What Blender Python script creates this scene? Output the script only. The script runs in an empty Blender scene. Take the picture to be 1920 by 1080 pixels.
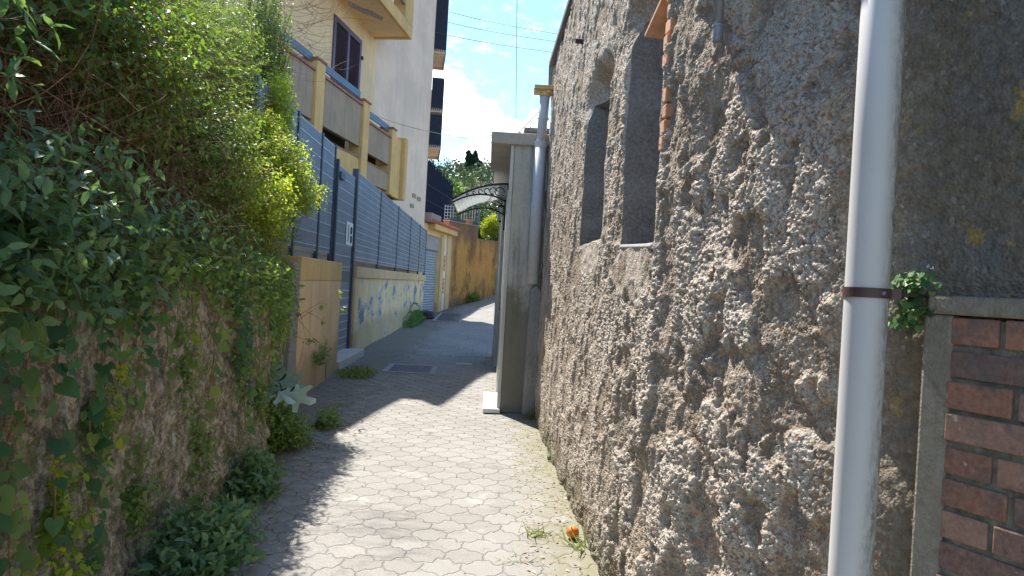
import bpy, bmesh, math, random
import numpy as np
from mathutils import Vector, Matrix
R = math.radians
C = bpy.context.scene
COL = C.collection
random.seed(7); rng = np.random.default_rng(11)

# ------------------------------------------------------------------ camera
FPX, EYE = 1300.0, 1.6
yaw, pitch, roll = math.atan(45/1300.), -math.atan(6.5/1300.), R(3.2)
def cam_axes():
    F = Vector((math.sin(yaw)*math.cos(pitch), math.cos(yaw)*math.cos(pitch), math.sin(pitch)))
    r = Vector((math.cos(yaw), -math.sin(yaw), 0)); u = r.cross(F)
    return (r*math.cos(roll)+u*math.sin(roll), u*math.cos(roll)-r*math.sin(roll), F)
CR, CU, CF = cam_axes()
cd = bpy.data.cameras.new('camera'); co = bpy.data.objects.new('camera', cd); COL.objects.link(co)
M = Matrix.Identity(4)
for i in range(3):
    M[i][0] = CR[i]; M[i][1] = CU[i]; M[i][2] = -CF[i]
M[0][3], M[1][3], M[2][3] = 0, 0, EYE
co.matrix_world = M
cd.sensor_fit = 'HORIZONTAL'; cd.sensor_width = 36; cd.lens = 36*FPX/1920.
cd.clip_start = 0.05; cd.clip_end = 3000
C.camera = co
C.render.resolution_x, C.render.resolution_y = 1024, 576

# ------------------------------------------------------------------ light
SUN_H = Vector((-0.455, 0.89, 0)).normalized(); SUN_EL = R(53)
sv = Vector((SUN_H.x*math.cos(SUN_EL), SUN_H.y*math.cos(SUN_EL), math.sin(SUN_EL)))
sd = bpy.data.lights.new('sun', 'SUN'); sd.energy = 4.5; sd.angle = R(0.5); sd.color = (1, .955, .88)
so = bpy.data.objects.new('sun', sd); COL.objects.link(so); so.rotation_euler = sv.to_track_quat('Z', 'Y').to_euler(); so.location = (0, 0, 40)
C.view_settings.view_transform = 'Standard'; C.view_settings.look = 'None'; C.view_settings.gamma = 1
C.view_settings.exposure = 1.3

def ray(px, py):
    return CF + CR*((px-960)/FPX) + CU*((540-py)/FPX)
CP = Vector((0, 0, EYE))
def atY(px, py, Y): d = ray(px, py); return CP + d*(Y/d.y)
def atX(px, py, X): d = ray(px, py); return CP + d*(X/d.x)
def atZ(px, py, Z=0.): d = ray(px, py); return CP + d*((Z-EYE)/d.z)

# ------------------------------------------------------------------ node helper
class NT:
    def __init__(s, tree):
        s.t = tree; s.n = tree.nodes; s.l = tree.links
    def new(s, typ, **kw):
        n = s.n.new(typ)
        for k, v in kw.items(): setattr(n, k, v)
        return n
    def put(s, sock, v):
        if v is None: return
        if hasattr(v, 'links') or isinstance(v, bpy.types.NodeSocket): s.l.new(v, sock)
        else:
            try: sock.default_value = v
            except Exception: sock.default_value = (v[0], v[1], v[2], 1)
    def m(s, op, a, b=None, c=None, clamp=False):
        n = s.new('ShaderNodeMath', operation=op, use_clamp=clamp)
        s.put(n.inputs[0], a); s.put(n.inputs[1], b); s.put(n.inputs[2], c); return n.outputs[0]
    def vm(s, op, a, b=None, out=0):
        n = s.new('ShaderNodeVectorMath', operation=op)
        s.put(n.inputs[0], a); s.put(n.inputs[1], b); return n.outputs[out]
    def noise(s, vec, scale, detail=4, rough=.55, col=False, dist=0):
        n = s.new('ShaderNodeTexNoise'); s.put(n.inputs['Vector'], vec)
        n.inputs['Scale'].default_value = scale; n.inputs['Detail'].default_value = detail
        n.inputs['Roughness'].default_value = rough; n.inputs['Distortion'].default_value = dist
        return n.outputs['Color' if col else 'Fac']
    def voro(s, vec, scale, feat='F1', out='Distance', rnd=1):
        n = s.new('ShaderNodeTexVoronoi', feature=feat); s.put(n.inputs['Vector'], vec)
        n.inputs['Scale'].default_value = scale; n.inputs['Randomness'].default_value = rnd
        return n.outputs[out]
    def ss(s, v, a, b, lo=0., hi=1.):
        n = s.new('ShaderNodeMapRange', interpolation_type='SMOOTHSTEP'); s.put(n.inputs[0], v)
        n.inputs[1].default_value = a; n.inputs[2].default_value = b
        n.inputs[3].default_value = lo; n.inputs[4].default_value = hi; return n.outputs[0]
    def mix(s, f, a, b, mode='MIX'):
        n = s.new('ShaderNodeMix', data_type='RGBA', blend_type=mode)
        s.put(n.inputs[0], f)
        for k, v in ((6, a), (7, b)):
            if isinstance(v, (tuple, list)): v = (v[0], v[1], v[2], 1)
            s.put(n.inputs[k], v)
        return n.outputs[2]
    def ramp(s, f, stops):
        n = s.new('ShaderNodeValToRGB'); s.put(n.inputs[0], f); e = n.color_ramp.elements
        while len(e) > len(stops): e.remove(e[-1])
        while len(e) < len(stops): e.new(.5)
        for q, (p, c) in zip(e, stops): q.position = p; q.color = (c[0], c[1], c[2], 1)
        return n.outputs[0]
    def sep(s, v):
        n = s.new('ShaderNodeSeparateXYZ'); s.put(n.inputs[0], v); return n.outputs
    def comb(s, x, y, z):
        n = s.new('ShaderNodeCombineXYZ')
        for k, v in enumerate((x, y, z)): s.put(n.inputs[k], v)
        return n.outputs[0]
    def geo(s): return s.new('ShaderNodeNewGeometry').outputs['Position']
    def scale(s, v, x, y, z): return s.vm('MULTIPLY', v, (x, y, z))

def newmat(name):
    m = bpy.data.materials.new(name); m.use_nodes = True; nt = NT(m.node_tree)
    bs = m.node_tree.nodes['Principled BSDF']; return m, nt, bs
def bump(nt, bs, h, strength=.5, dist=.01):
    b = nt.new('ShaderNodeBump'); b.inputs['Strength'].default_value = strength; b.inputs['Distance'].default_value = dist
    nt.put(b.inputs['Height'], h); nt.l.new(b.outputs[0], bs.inputs['Normal'])
def simple(name, c, rough=.6, metal=0, var=.15, scale=6., bmp=.15, bscale=60, spec=.4):
    m, nt, bs = newmat(name); p = nt.geo()
    n = nt.noise(p, scale, 5, .6)
    d = tuple(x*(1-var*1.6) for x in c); l = tuple(min(1, x*(1+var)) for x in c)
    nt.put(bs.inputs['Base Color'], nt.ramp(n, [(.3, d), (.7, l)]))
    bs.inputs['Roughness'].default_value = rough; bs.inputs['Metallic'].default_value = metal
    bs.inputs['Specular IOR Level'].default_value = spec
    if bmp: bump(nt, bs, nt.noise(p, bscale, 4, .6), bmp, .005)
    return m
def plaster(name, c, dirt, streak=.5, low=.0, patch=None, bmp=.25, rough=.85, lowz=.35, sc=1.0):
    """painted render: blotches, vertical run-off stains, dirt towards a worn foot, optional bare patches"""
    m, nt, bs = newmat(name); p = nt.geo(); xyz = nt.sep(p)
    blot = nt.noise(p, 1.3*sc, 6, .6)
    col = nt.mix(nt.ss(blot, .35, .7), tuple(x*.88 for x in c), tuple(min(1, x*1.08) for x in c))
    st = nt.noise(nt.scale(p, 7*sc, 7*sc, .45*sc), 1, 5, .65)
    col = nt.mix(nt.m('MULTIPLY', nt.ss(st, .5, .78), streak), col, dirt)
    fine = nt.noise(p, 40, 3, .6); col = nt.mix(.10, col, nt.ramp(fine, [(.3, (.1, .1, .1)), (.7, (.9, .9, .85))]))
    if low:
        h = nt.m('ADD', xyz[2], nt.m('MULTIPLY', nt.noise(p, 3, 5, .7), -.9))
        col = nt.mix(nt.m('MULTIPLY', nt.ss(h, lowz-.45, lowz-.1, 1, 0), low), col, (.13, .115, .075))
    if patch:
        q = nt.noise(nt.scale(p, 1, .30, .75), 2.6, 6, .62); q = nt.m('SUBTRACT', q, nt.m('MULTIPLY', nt.m('ABSOLUTE', nt.m('SUBTRACT', xyz[2], .95)), .13)); col = nt.mix(nt.ss(q, .50, .515), col, patch)
        col = nt.mix(nt.ss(q, .555, .565), col, (.19, .20, .22))
    nt.put(bs.inputs['Base Color'], col); bs.inputs['Roughness'].default_value = rough; bs.inputs['Specular IOR Level'].default_value = .25
    bump(nt, bs, nt.m('ADD', nt.noise(p, 90, 4, .7), nt.m('MULTIPLY', nt.noise(p, 9, 4, .6), 1.5)), bmp, .008)
    return m

# ------------------------------------------------------------------ sky
w = bpy.data.worlds.new('World'); C.world = w; w.use_nodes = True
nt = NT(w.node_tree); bg = w.node_tree.nodes['Background']
sky = nt.new('ShaderNodeTexSky', sky_type='NISHITA', sun_disc=False)
sky.sun_elevation = SUN_EL; sky.sun_rotation = math.atan2(SUN_H.x, SUN_H.y); sky.air_density = 1.0; sky.dust_density = .3; sky.ozone_density = 1.4
dirv = nt.vm('NORMALIZE', nt.new('ShaderNodeTexCoord').outputs['Generated'])
n1 = nt.noise(dirv, 9, 8, .62); n2 = nt.noise(dirv, 34, 5, .6)
best = None
for (px, py, r) in [(838, 165, 38), (862, 210, 52), (905, 232, 48), (945, 262, 44), (890, 300, 42), (1005, 232, 22), (828, 220, 40)]:
    d = ray(px, py).normalized()
    dist = nt.m('SQRT', nt.m('SUBTRACT', 2.0, nt.m('MULTIPLY', nt.vm('DOT_PRODUCT', dirv, tuple(d), 'Value'), 2.0)))
    f = nt.m('SUBTRACT', 1.0, nt.m('DIVIDE', dist, r/FPX))
    best = f if best is None else nt.m('MAXIMUM', best, f)
cum = nt.ss(nt.m('ADD', nt.m('MULTIPLY', best, .95), nt.m('ADD', nt.m('MULTIPLY', nt.m('SUBTRACT', nt.noise(dirv, 26, 8, .6), .5), 1.1), .0)), .0, .13)
other = nt.ss(nt.noise(dirv, 2.6, 7, .6), .55, .68)                    # banks of cloud elsewhere round the horizon
z = nt.sep(dirv)
front = nt.ss(z[1], .55, .9)
other = nt.m('MULTIPLY', other, nt.m('SUBTRACT', 1.0, front))
wisp = nt.m('MULTIPLY', nt.ss(nt.noise(nt.scale(dirv, 1, 1, 2.4), 30, 6, .7), .50, .78), nt.ss(nt.noise(dirv, 4, 3, .5), .35, .6))
skyc = nt.mix(1.0, sky.outputs[0], (.77, .94, 1.05), 'MULTIPLY')
c1 = nt.mix(nt.m('MULTIPLY', wisp, .75), skyc, (5.5, 6.6, 7.2))
shade = nt.ramp(nt.noise(dirv, 20, 5, .55), [(.35, (.80, .84, .9)), (.6, (1, 1, 1))])
cl = nt.mix(1.0, (8.5, 8.6, 8.6), shade, 'MULTIPLY')
c2 = nt.mix(nt.m('MAXIMUM', cum, other), c1, cl)
nt.put(bg.inputs[0], c2); bg.inputs[1].default_value = .12

# ------------------------------------------------------------------ mesh helpers
def thing(name, label, cat, loc=(0, 0, 0), group=None, kind=None):
    o = bpy.data.objects.new(name, None); COL.objects.link(o); o.location = loc; o.empty_display_size = .1
    o['label'] = label; o['category'] = cat
    if group: o['group'] = group
    if kind: o['kind'] = kind
    return o
def tag(o, label, cat, group=None, kind=None):
    o['label'] = label; o['category'] = cat
    if group: o['group'] = group
    if kind: o['kind'] = kind
    return o
def wloc(o):
    v = Vector(o.location)
    while o.parent: o = o.parent; v += Vector(o.location)
    return v
def link(name, me, mat, parent=None, smooth=False):
    me.materials.append(mat)
    if smooth: me.polygons.foreach_set('use_smooth', [True]*len(me.polygons))
    o = bpy.data.objects.new(name, me); COL.objects.link(o)
    if parent: o.parent = parent
    return o
class MB:
    def __init__(s): s.v = []; s.f = []
    def add(s, vs, fs):
        k = len(s.v); s.v += [tuple(q) for q in vs]; s.f += [tuple(i+k for i in f) for f in fs]; return s
    def obox(s, c, ax, ay, az):
        c, ax, ay, az = map(Vector, (c, ax, ay, az)); vs = []
        for k in (-1, 1):
            for j in (-1, 1):
                for i in (-1, 1): vs.append(c+ax*i+ay*j+az*k)
        return s.add(vs, [(0, 2, 3, 1), (4, 5, 7, 6), (0, 1, 5, 4), (2, 6, 7, 3), (0, 4, 6, 2), (1, 3, 7, 5)])
    def box(s, x0, x1, y0, y1, z0, z1):
        return s.obox(((x0+x1)/2, (y0+y1)/2, (z0+z1)/2), (abs(x1-x0)/2, 0, 0), (0, abs(y1-y0)/2, 0), (0, 0, abs(z1-z0)/2))
    def wallseg(s, a, b, th, z0, z1, z0b=None, z1b=None):
        """upright slab from plan point a to b, thickness th towards the left of a->b"""
        a = Vector((a[0], a[1], 0)); b = Vector((b[0], b[1], 0)); d = (b-a).normalized(); n = Vector((-d.y, d.x, 0))*th
        z0b = z0 if z0b is None else z0b; z1b = z1 if z1b is None else z1b
        Z = Vector((0, 0, 1))
        vs = [a+Z*z0, b+Z*z0b, b+n+Z*z0b, a+n+Z*z0, a+Z*z1, b+Z*z1b, b+n+Z*z1b, a+n+Z*z1]
        return s.add(vs, [(0, 3, 2, 1), (4, 5, 6, 7), (0, 1, 5, 4), (1, 2, 6, 5), (2, 3, 7, 6), (3, 0, 4, 7)])
    def extr(s, pts, vec):
        n = len(pts); v = Vector(vec); pts = [Vector(p) for p in pts]
        return s.add(pts+[p+v for p in pts], [tuple(range(n))[::-1], tuple(range(n, 2*n))]+[(i, (i+1) % n, (i+1) % n+n, i+n) for i in range(n)])
    def tube(s, pts, r, n=8, cap=True, rs=None):
        pts = [Vector(p) for p in pts]; k0 = len(s.v); prev = None
        for i, p in enumerate(pts):
            t = (pts[min(i+1, len(pts)-1)]-pts[max(i-1, 0)]).normalized()
            if prev is None:
                a = t.cross(Vector((0, 0, 1))) if abs(t.z) < .9 else t.cross(Vector((1, 0, 0)))
            else: a = prev-t*prev.dot(t)
            a.normalize(); prev = a; b = t.cross(a); rr = rs[i] if rs else r
            for j in range(n):
                q = 2*math.pi*j/n; s.v.append(tuple(p+(a*math.cos(q)+b*math.sin(q))*rr))
        for i in range(len(pts)-1):
            for j in range(n):
                s.f.append((k0+i*n+j, k0+i*n+(j+1) % n, k0+(i+1)*n+(j+1) % n, k0+(i+1)*n+j))
        if cap:
            s.f.append(tuple(k0+j for j in range(n))[::-1]); s.f.append(tuple(k0+(len(pts)-1)*n+j for j in range(n)))
        return s
    def build(s, name, mat, parent=None, smooth=False, bevel=0, origin=None):
        if parent: off = wloc(parent)
        elif origin is not None: off = Vector(origin)
        else: off = Vector((0, 0, 0))
        me = bpy.data.meshes.new(name)
        me.from_pydata([(v[0]-off.x, v[1]-off.y, v[2]-off.z) for v in s.v], [], s.f); me.validate(); me.update()
        bm = bmesh.new(); bm.from_mesh(me); bmesh.ops.recalc_face_normals(bm, faces=bm.faces); bm.to_mesh(me); bm.free()
        o = link(name, me, mat, parent, smooth)
        if not parent and origin is not None: o.location = off
        if bevel:
            b = o.modifiers.new('bevel', 'BEVEL'); b.width = bevel; b.segments = 2; b.limit_method = 'ANGLE'; b.angle_limit = R(40)
        return o

# ---- numpy noise
def h2(ix, iy, s):
    h = (ix.astype(np.int64)*374761393 + iy.astype(np.int64)*668265263 + s*974711) & 0xffffffff
    h = ((h ^ (h >> 13))*1274126177) & 0xffffffff; h ^= (h >> 16)
    return (h & 0xffffff)/float(0xffffff)
def vnoise(x, y, s=0):
    ix = np.floor(x); iy = np.floor(y); fx = x-ix; fy = y-iy
    ux = fx*fx*fx*(fx*(fx*6-15)+10); uy = fy*fy*fy*(fy*(fy*6-15)+10)
    a = h2(ix, iy, s); b = h2(ix+1, iy, s); c = h2(ix, iy+1, s); d = h2(ix+1, iy+1, s)
    return (a+(b-a)*ux)*(1-uy)+(c+(d-c)*ux)*uy
def fbm(x, y, s=0, o=4, g=.5):
    t = 0; a = 1; n = 0
    for i in range(o):
        t = t+a*vnoise(x*2**i+i*17.3, y*2**i-i*9.1, s+i); n += a; a *= g
    return t/n
def worley(x, y, s=0):
    ix = np.floor(x); iy = np.floor(y); best = np.full(x.shape, 9.); 
    for i in (-1, 0, 1):
        for j in (-1, 0, 1):
            cx = ix+i; cy = iy+j; px = cx+h2(cx, cy, s); py = cy+h2(cx, cy, s+91)
            best = np.minimum(best, (x-px)**2+(y-py)**2)
    return np.sqrt(best)
def sstep(x, a, b):
    t = np.clip((x-a)/(b-a), 0, 1); return t*t*(3-2*t)
def mesh_np(name, V, F, mat, parent=None, smooth=False, attrs=None, quads=True):
    """F: list of (K,n) index arrays"""
    off = np.array(wloc(parent)) if parent else np.zeros(3)
    me = bpy.data.meshes.new(name); me.vertices.add(len(V)); me.vertices.foreach_set('co', (V-off).astype(np.float32).ravel())
    idx = np.concatenate([f.ravel() for f in F]).astype(np.int32); tot = np.concatenate([np.full(len(f), f.shape[1]) for f in F]).astype(np.int32)
    st = np.concatenate([[0], np.cumsum(tot)[:-1]]).astype(np.int32)
    me.loops.add(len(idx)); me.loops.foreach_set('vertex_index', idx)
    me.polygons.add(len(tot)); me.polygons.foreach_set('loop_start', st); me.polygons.foreach_set('loop_total', tot)
    me.update(calc_edges=True)
    for k, a in (attrs or {}).items():
        at = me.attributes.new(k, 'FLOAT', 'POINT'); at.data.foreach_set('value', a.astype(np.float32))
    o = link(name, me, mat, parent)
    if smooth: me.polygons.foreach_set('use_smooth', np.ones(len(tot), bool))
    return o
def grid_faces(nr, nc):
    i = np.arange(nr-1)[:, None]*nc+np.arange(nc-1)[None, :]
    return np.stack([i, i+1, i+nc+1, i+nc], -1).reshape(-1, 4)

# ------------------------------------------------------------------ ground levels
def gz(x, y):
    x = np.asarray(x, float); y = np.asarray(y, float)
    s = sstep(y, 23, 43)
    street = s*(0.95+.32*np.clip(x, -3.2, 3)) + .012*np.sin(x*3+y*1.3)*sstep(y, 3, 6)
    return street
def terr(x, y):
    z = gz(x, y)-.03
    hill = 19*sstep(y, 52, 135)+5*sstep(y, 43.5, 52)*0 + 55*sstep(y, 150, 420)*sstep(np.abs(np.asarray(x)), 20, 260)
    return z+hill*(1+.12*np.sin(np.asarray(x)*.05+1.0)-.0035*np.asarray(x))

# ground sheet
m_soil = simple('earth_material', (.10, .075, .05), .95, var=.3, scale=3, bmp=.6, bscale=30)
xs = np.concatenate([np.linspace(-600, -40, 29), np.linspace(-36, 36, 73), np.linspace(40, 600, 29)])
ys = np.concatenate([np.linspace(-300, -10, 15), np.linspace(-8, 60, 69), np.linspace(64, 160, 33), np.linspace(170, 900, 37)])
X, Y = np.meshgrid(xs, ys); Z = terr(X, Y)
o = mesh_np('ground', np.stack([X, Y, Z], -1).reshape(-1, 3), [grid_faces(len(ys), len(xs))], m_soil, smooth=True); o['kind'] = 'structure'

# paving
m, nt, bs = newmat('wavy_paver_material')
p = nt.geo(); wob = nt.noise(p, 7.5, 4, .6, col=True)
p2 = nt.vm('ADD', p, nt.scale(nt.vm('SUBTRACT', wob, (.5, .5, .5)), .075, .06, 0)); q = nt.sep(p2)
L, Hh, A = .225, .165, .19
sn = nt.m('SINE', nt.m('MULTIPLY', q[0], 2*math.pi/L)); yy = nt.m('DIVIDE', q[1], Hh); k = nt.m('ROUND', yy)
par = nt.m('COSINE', nt.m('MULTIPLY', k, math.pi)); sn2 = nt.m('SINE', nt.m('MULTIPLY', q[0], 6*math.pi/L)); b = nt.m('ADD', k, nt.m('MULTIPLY', nt.m('ADD', nt.m('MULTIPLY', par, sn), nt.m('MULTIPLY', sn2, .38)), A))
sgn = nt.m('SUBTRACT', yy, b); dr = nt.m('MULTIPLY', nt.m('ABSOLUTE', sgn), Hh)
row = nt.m('SUBTRACT', k, nt.m('LESS_THAN', sgn, 0.0))
odd = nt.m('FLOORED_MODULO', row, 2.0)
xx = nt.m('SUBTRACT', nt.m('DIVIDE', q[0], L), nt.m('ADD', .25, nt.m('MULTIPLY', odd, .5)))
dc = nt.m('MULTIPLY', nt.m('ABSOLUTE', nt.m('SUBTRACT', xx, nt.m('ROUND', xx))), L)
dj = nt.m('MINIMUM', dr, nt.m('MULTIPLY', dc, 1.7))
wn = nt.new('ShaderNodeTexWhiteNoise'); nt.put(wn.inputs['Vector'], nt.comb(nt.m('FLOOR', xx), row, 0.0)); rid = wn.outputs['Value']
jw = nt.m('ADD', dj, nt.m('MULTIPLY', nt.m('SUBTRACT', nt.noise(p, 22, 4, .7), .5), .014))
joint = nt.ss(jw, .0018, .0085, 1, 0)
base = nt.ramp(rid, [(0, (.205, .189, .17)), (.5, (.235, .218, .20)), (1, (.265, .248, .228))])
grit = nt.noise(p, 170, 3, .8); base = nt.mix(.35, base, nt.ramp(grit, [(.35, (.12, .115, .105)), (.65, (.55, .53, .49))]))
big = nt.noise(p, .8, 5, .6); base = nt.mix(nt.ss(big, .42, .75, 0, .45), base, (.20, .185, .155))
base = nt.mix(nt.ss(nt.noise(p, 2.6, 7, .7), .56, .66, 0, .45), base, (.15, .135, .11)); base = nt.mix(nt.ss(nt.noise(nt.vm('ADD', p, (9, 3, 0)), 1.9, 6, .7), .58, .68, 0, .5), base, (.42, .40, .365))
sand = nt.noise(p, 3.0, 6, .7)
jc = nt.mix(nt.ss(nt.noise(p, 1.7, 5, .7), .45, .62), (.085, .075, .062), (.08, .09, .038))
old = nt.ss(nt.sep(p)[1], 4.5, 10.5, .50, 1.6)
joint = nt.ss(jw, .0018, .0085, 1, 0); joint = nt.mix(nt.ss(nt.sep(p)[1], 6, 12), joint, nt.ss(jw, .004, .016, 1, 0))
joint = nt.m('MULTIPLY', joint, old, clamp=True)
jf = nt.m('MULTIPLY', joint, nt.ss(sand, .34, .6, .25, .85))
col = nt.mix(jf, base, jc)
# moss towards the foot of the rough wall and grime towards the left kerb
px_ = nt.sep(p)
mossn = nt.noise(p, 4.5, 6, .7)
edge = nt.m('ADD', nt.m('MULTIPLY', nt.m('SUBTRACT', px_[0], .42), 1.8), nt.m('MULTIPLY', nt.m('SUBTRACT', mossn, .5), 2.6))
col = nt.mix(nt.ss(edge, -.3, .5, 0, .75), col, nt.mix(nt.noise(p, 13, 3, .6), (.17, .165, .065), (.24, .215, .16)))
edl = nt.m('ADD', nt.m('MULTIPLY', nt.m('SUBTRACT', -1.15, px_[0]), .9), nt.m('MULTIPLY', nt.m('SUBTRACT', mossn, .5), 2.4))
col = nt.mix(nt.ss(edl, 0, .7, 0, .55), col, (.10, .095, .06))
tuft = nt.ss(nt.noise(p, 8, 5, .75), .64, .70); col = nt.mix(nt.m('MULTIPLY', tuft, .55), col, (.14, .16, .05))
nt.put(bs.inputs['Base Color'], col); bs.inputs['Roughness'].default_value = .9; bs.inputs['Specular IOR Level'].default_value = .25
hgt = nt.m('ADD', nt.m('MULTIPLY', nt.ss(jw, .0, .016), 1.0), nt.m('ADD', nt.m('MULTIPLY', nt.noise(p, 120, 3, .8), .28), nt.m('MULTIPLY', rid, .25)))
bump(nt, bs, hgt, .8, .008)
m_pave = m
def WLx(y): return np.interp(y, [.2, 1.0, 2.2, 3.6, 5.6, 8.0, 8.6], [-1.5, -1.55, -1.65, -1.73, -1.80, -2.36, -2.46])
def WRx(y): return np.interp(y, [.23, 1.13, 1.65, 1.9, 2.4, 3.0, 3.85, 6.0, 8.7], [1.80, 1.35, 1.09, .985, .88, .79, .73, .69, .66])
ys = np.concatenate([np.linspace(-6, 26, 129), np.linspace(26.3, 47, 60)])
t = np.linspace(0, 1, 41)
xl = np.where(ys < 8.6, WLx(ys)-.25, np.where(ys < 33, -3.2, -3.2)); xr = np.where(ys < 8.7, WRx(np.clip(ys, .23, 9))+.25, np.where(ys < 15, .9, 6.0))
X = xl[:, None]*(1-t)+xr[:, None]*t; Y = np.repeat(ys[:, None], 41, 1); Z = gz(X, Y)+.004*fbm(X*2, Y*2, 5)
o = mesh_np('street_paving', np.stack([X, Y, Z], -1).reshape(-1, 3), [grid_faces(len(ys), 41)], m_pave, smooth=True); o['kind'] = 'structure'

# ------------------------------------------------------------------ right: rough rendered house
HR = thing('rendered_house', 'rough grey roughcast house wall with tall slit windows along the right of the alley', 'house', (.9, 4, 0))
path = np.array([(1.80+1.7, .23-3.3), (1.80, .23), (1.35, 1.13), (1.09, 1.65), (.985, 1.9), (.88, 2.4), (.79, 3.0), (.73, 3.85), (.69, 6.0), (.66, 8.72)])
seg = np.linalg.norm(np.diff(path, axis=0), axis=1); acc = np.concatenate([[0], np.cumsum(seg)])
def pth(sv_):
    x = np.interp(sv_, acc, path[:, 0]); y = np.interp(sv_, acc, path[:, 1])
    return x, y
def pths(sv_):   # softly rounded path
    X_ = Y_ = 0
    for d_ in (-.12, -.06, 0, .06, .12):
        a_, b_ = pth(np.clip(sv_+d_, 0, acc[-1])); X_ = X_+a_/5; Y_ = Y_+b_/5
    return X_, Y_
def s_of_y(yv):
    return float(np.interp(yv, path[:, 1], acc))
# openings: (y_near, y_far, z0, z1, depth)
OPN = [(4.45, 5.38, 1.93, 3.02, .5), (3.24, 3.86, 1.84, 3.10, .45)]
cols = [0.]
s = 0
while s < acc[-1]:
    yv = abs(np.interp(s, acc, path[:, 1])); s += max(.0042, .0029*max(yv, 1.3)) if s > acc[1]+.35 else .05
    cols.append(min(s, acc[-1]))
cols = np.array(cols)
for (a, b_, z0, z1, dp) in OPN:
    for e in (s_of_y(a), s_of_y(b_)):
        cols = cols[np.abs(cols-e) > .006]; cols = np.concatenate([cols, [e-.002, e+.002]])
cols = np.unique(cols)
zr = np.concatenate([np.arange(-.15, 2.7, .0055), np.arange(2.7, 3.2, .0075), np.arange(3.2, 4.75, .011)])
for (a, b_, z0, z1, dp) in OPN:
    for e in (z0, z1):
        zr = zr[np.abs(zr-e) > .005]; zr = np.concatenate([zr, [e-.002, e+.002]])
zr = np.unique(zr)
S_, Zg = np.meshgrid(cols, zr); bx, by = pths(S_)
ex, ey = pths(S_+.02); fx_, fy_ = pths(S_-.02); tx = ex-fx_; ty = ey-fy_; tl = np.hypot(tx, ty); nx = -ty/tl; ny = tx/tl     # normal towards the street
lump = fbm(S_*3.2, Zg*3.2, 1, 3); mid = fbm(S_*13, Zg*13, 4, 3, .55)
wx = S_+.030*fbm(S_*28, Zg*28, 8, 3, .7); wz = Zg+.030*fbm(S_*28+40, Zg*28, 9, 3, .7)
w1 = .45*(1-worley(wx*50, wz*42, 2))+.62*(1-worley(wx*96, wz*84, 5)); w2 = 1-worley(wx*170, wz*160, 3)
w1 = np.clip(w1, 0, 1)
ycur = by
patchy = sstep(fbm(S_*5.5+3, Zg*4.5, 21, 4, .6), .40, .58)          # crusty patches of thick roughcast over bare render
rough_far = sstep(ycur, 1.75, 2.05)                    # the turned near face is smoother
far = sstep(ycur, 3.0, 4.6); big_amp = .02+.055*np.exp(-((ycur-2.7)/1.2)**2)
disp = (lump-.5)*big_amp + (mid-.5)*.022*(.45+.55*rough_far)*(1-.45*far) + rough_far*(.007+.015*patchy)*(1-.25*far)*(w1**1.2) + (.002+.007*rough_far)*w2 + (1-rough_far)*.006*fbm(S_*50, Zg*50, 6, 2)
disp += .016*rough_far*patchy*(1-.6*far)
sill_sm = np.zeros_like(disp)
# vertical cracks/holes
for (cy, cz, hw, hh) in [(6.05, 3.05, .05, .16), (4.2, 2.62, .03, .09), (6.1, 2.3, .03, .2), (5.9, 3.72, .05, .04)]:
    cs = s_of_y(cy); disp -= .06*np.exp(-(((S_-cs)/hw)**2+((Zg-cz)/hh)**2)**2)
opm = np.zeros_like(disp)
for (a, b_, z0, z1, dp) in OPN:
    sa, sb = s_of_y(a), s_of_y(b_); wd = np.maximum(np.maximum(np.maximum(sa-S_, S_-sb), np.maximum(z0-Zg, Zg-z1)), 0)
    calm = .012+.035*(fbm(S_*5, Zg*5, 71, 3)-.5); wq = sstep(wd, .0, .05); disp = calm*(1-wq)+disp*wq; opm = np.maximum(opm, (wd < .0045)*1.)
for (cy, cz, hw, hh) in [(3.62, 1.70, .34, .13), (4.9, 1.82, .40, .10)]:
    cs = s_of_y(cy); pw = sstep(1.25-np.sqrt(((S_-cs)/hw)**2+((Zg-cz)/hh)**2)+.7*(fbm(S_*9, Zg*9, 66, 3)-.5), 0, .25); disp = disp*(1-pw)+(.018+.02*(mid-.5))*pw
for (a, b_, z0, z1, dp) in OPN:
    sa, sb = s_of_y(a), s_of_y(b_)
    wob_a = .0
    ins = (S_ > sa) & (S_ < sb) & (Zg > z0) & (Zg < z1)
    disp = np.where(ins, -dp, disp); opm = np.maximum(opm, ins*1.)
# broken rounded heads over the openings
for (a, b_, z0, z1, dp) in OPN:
    sa, sb = s_of_y(a), s_of_y(b_); mids = (sa+sb)/2+(.04)
    hd = np.exp(-(((S_-mids)/(.75*(sb-sa)/2*1.3))**2+((Zg-z1-.02)/.16)**2)**2)
    disp = disp-np.where((S_ > sa) & (S_ < sb) & (Zg > z0) & (Zg < z1), 0, .13*hd)
top = Zg > 4.25
PXx = bx+nx*disp; PYy = by+ny*disp
batter = np.clip(Zg-.2, 0, 5)*0.004
PXx = PXx+batter
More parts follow.
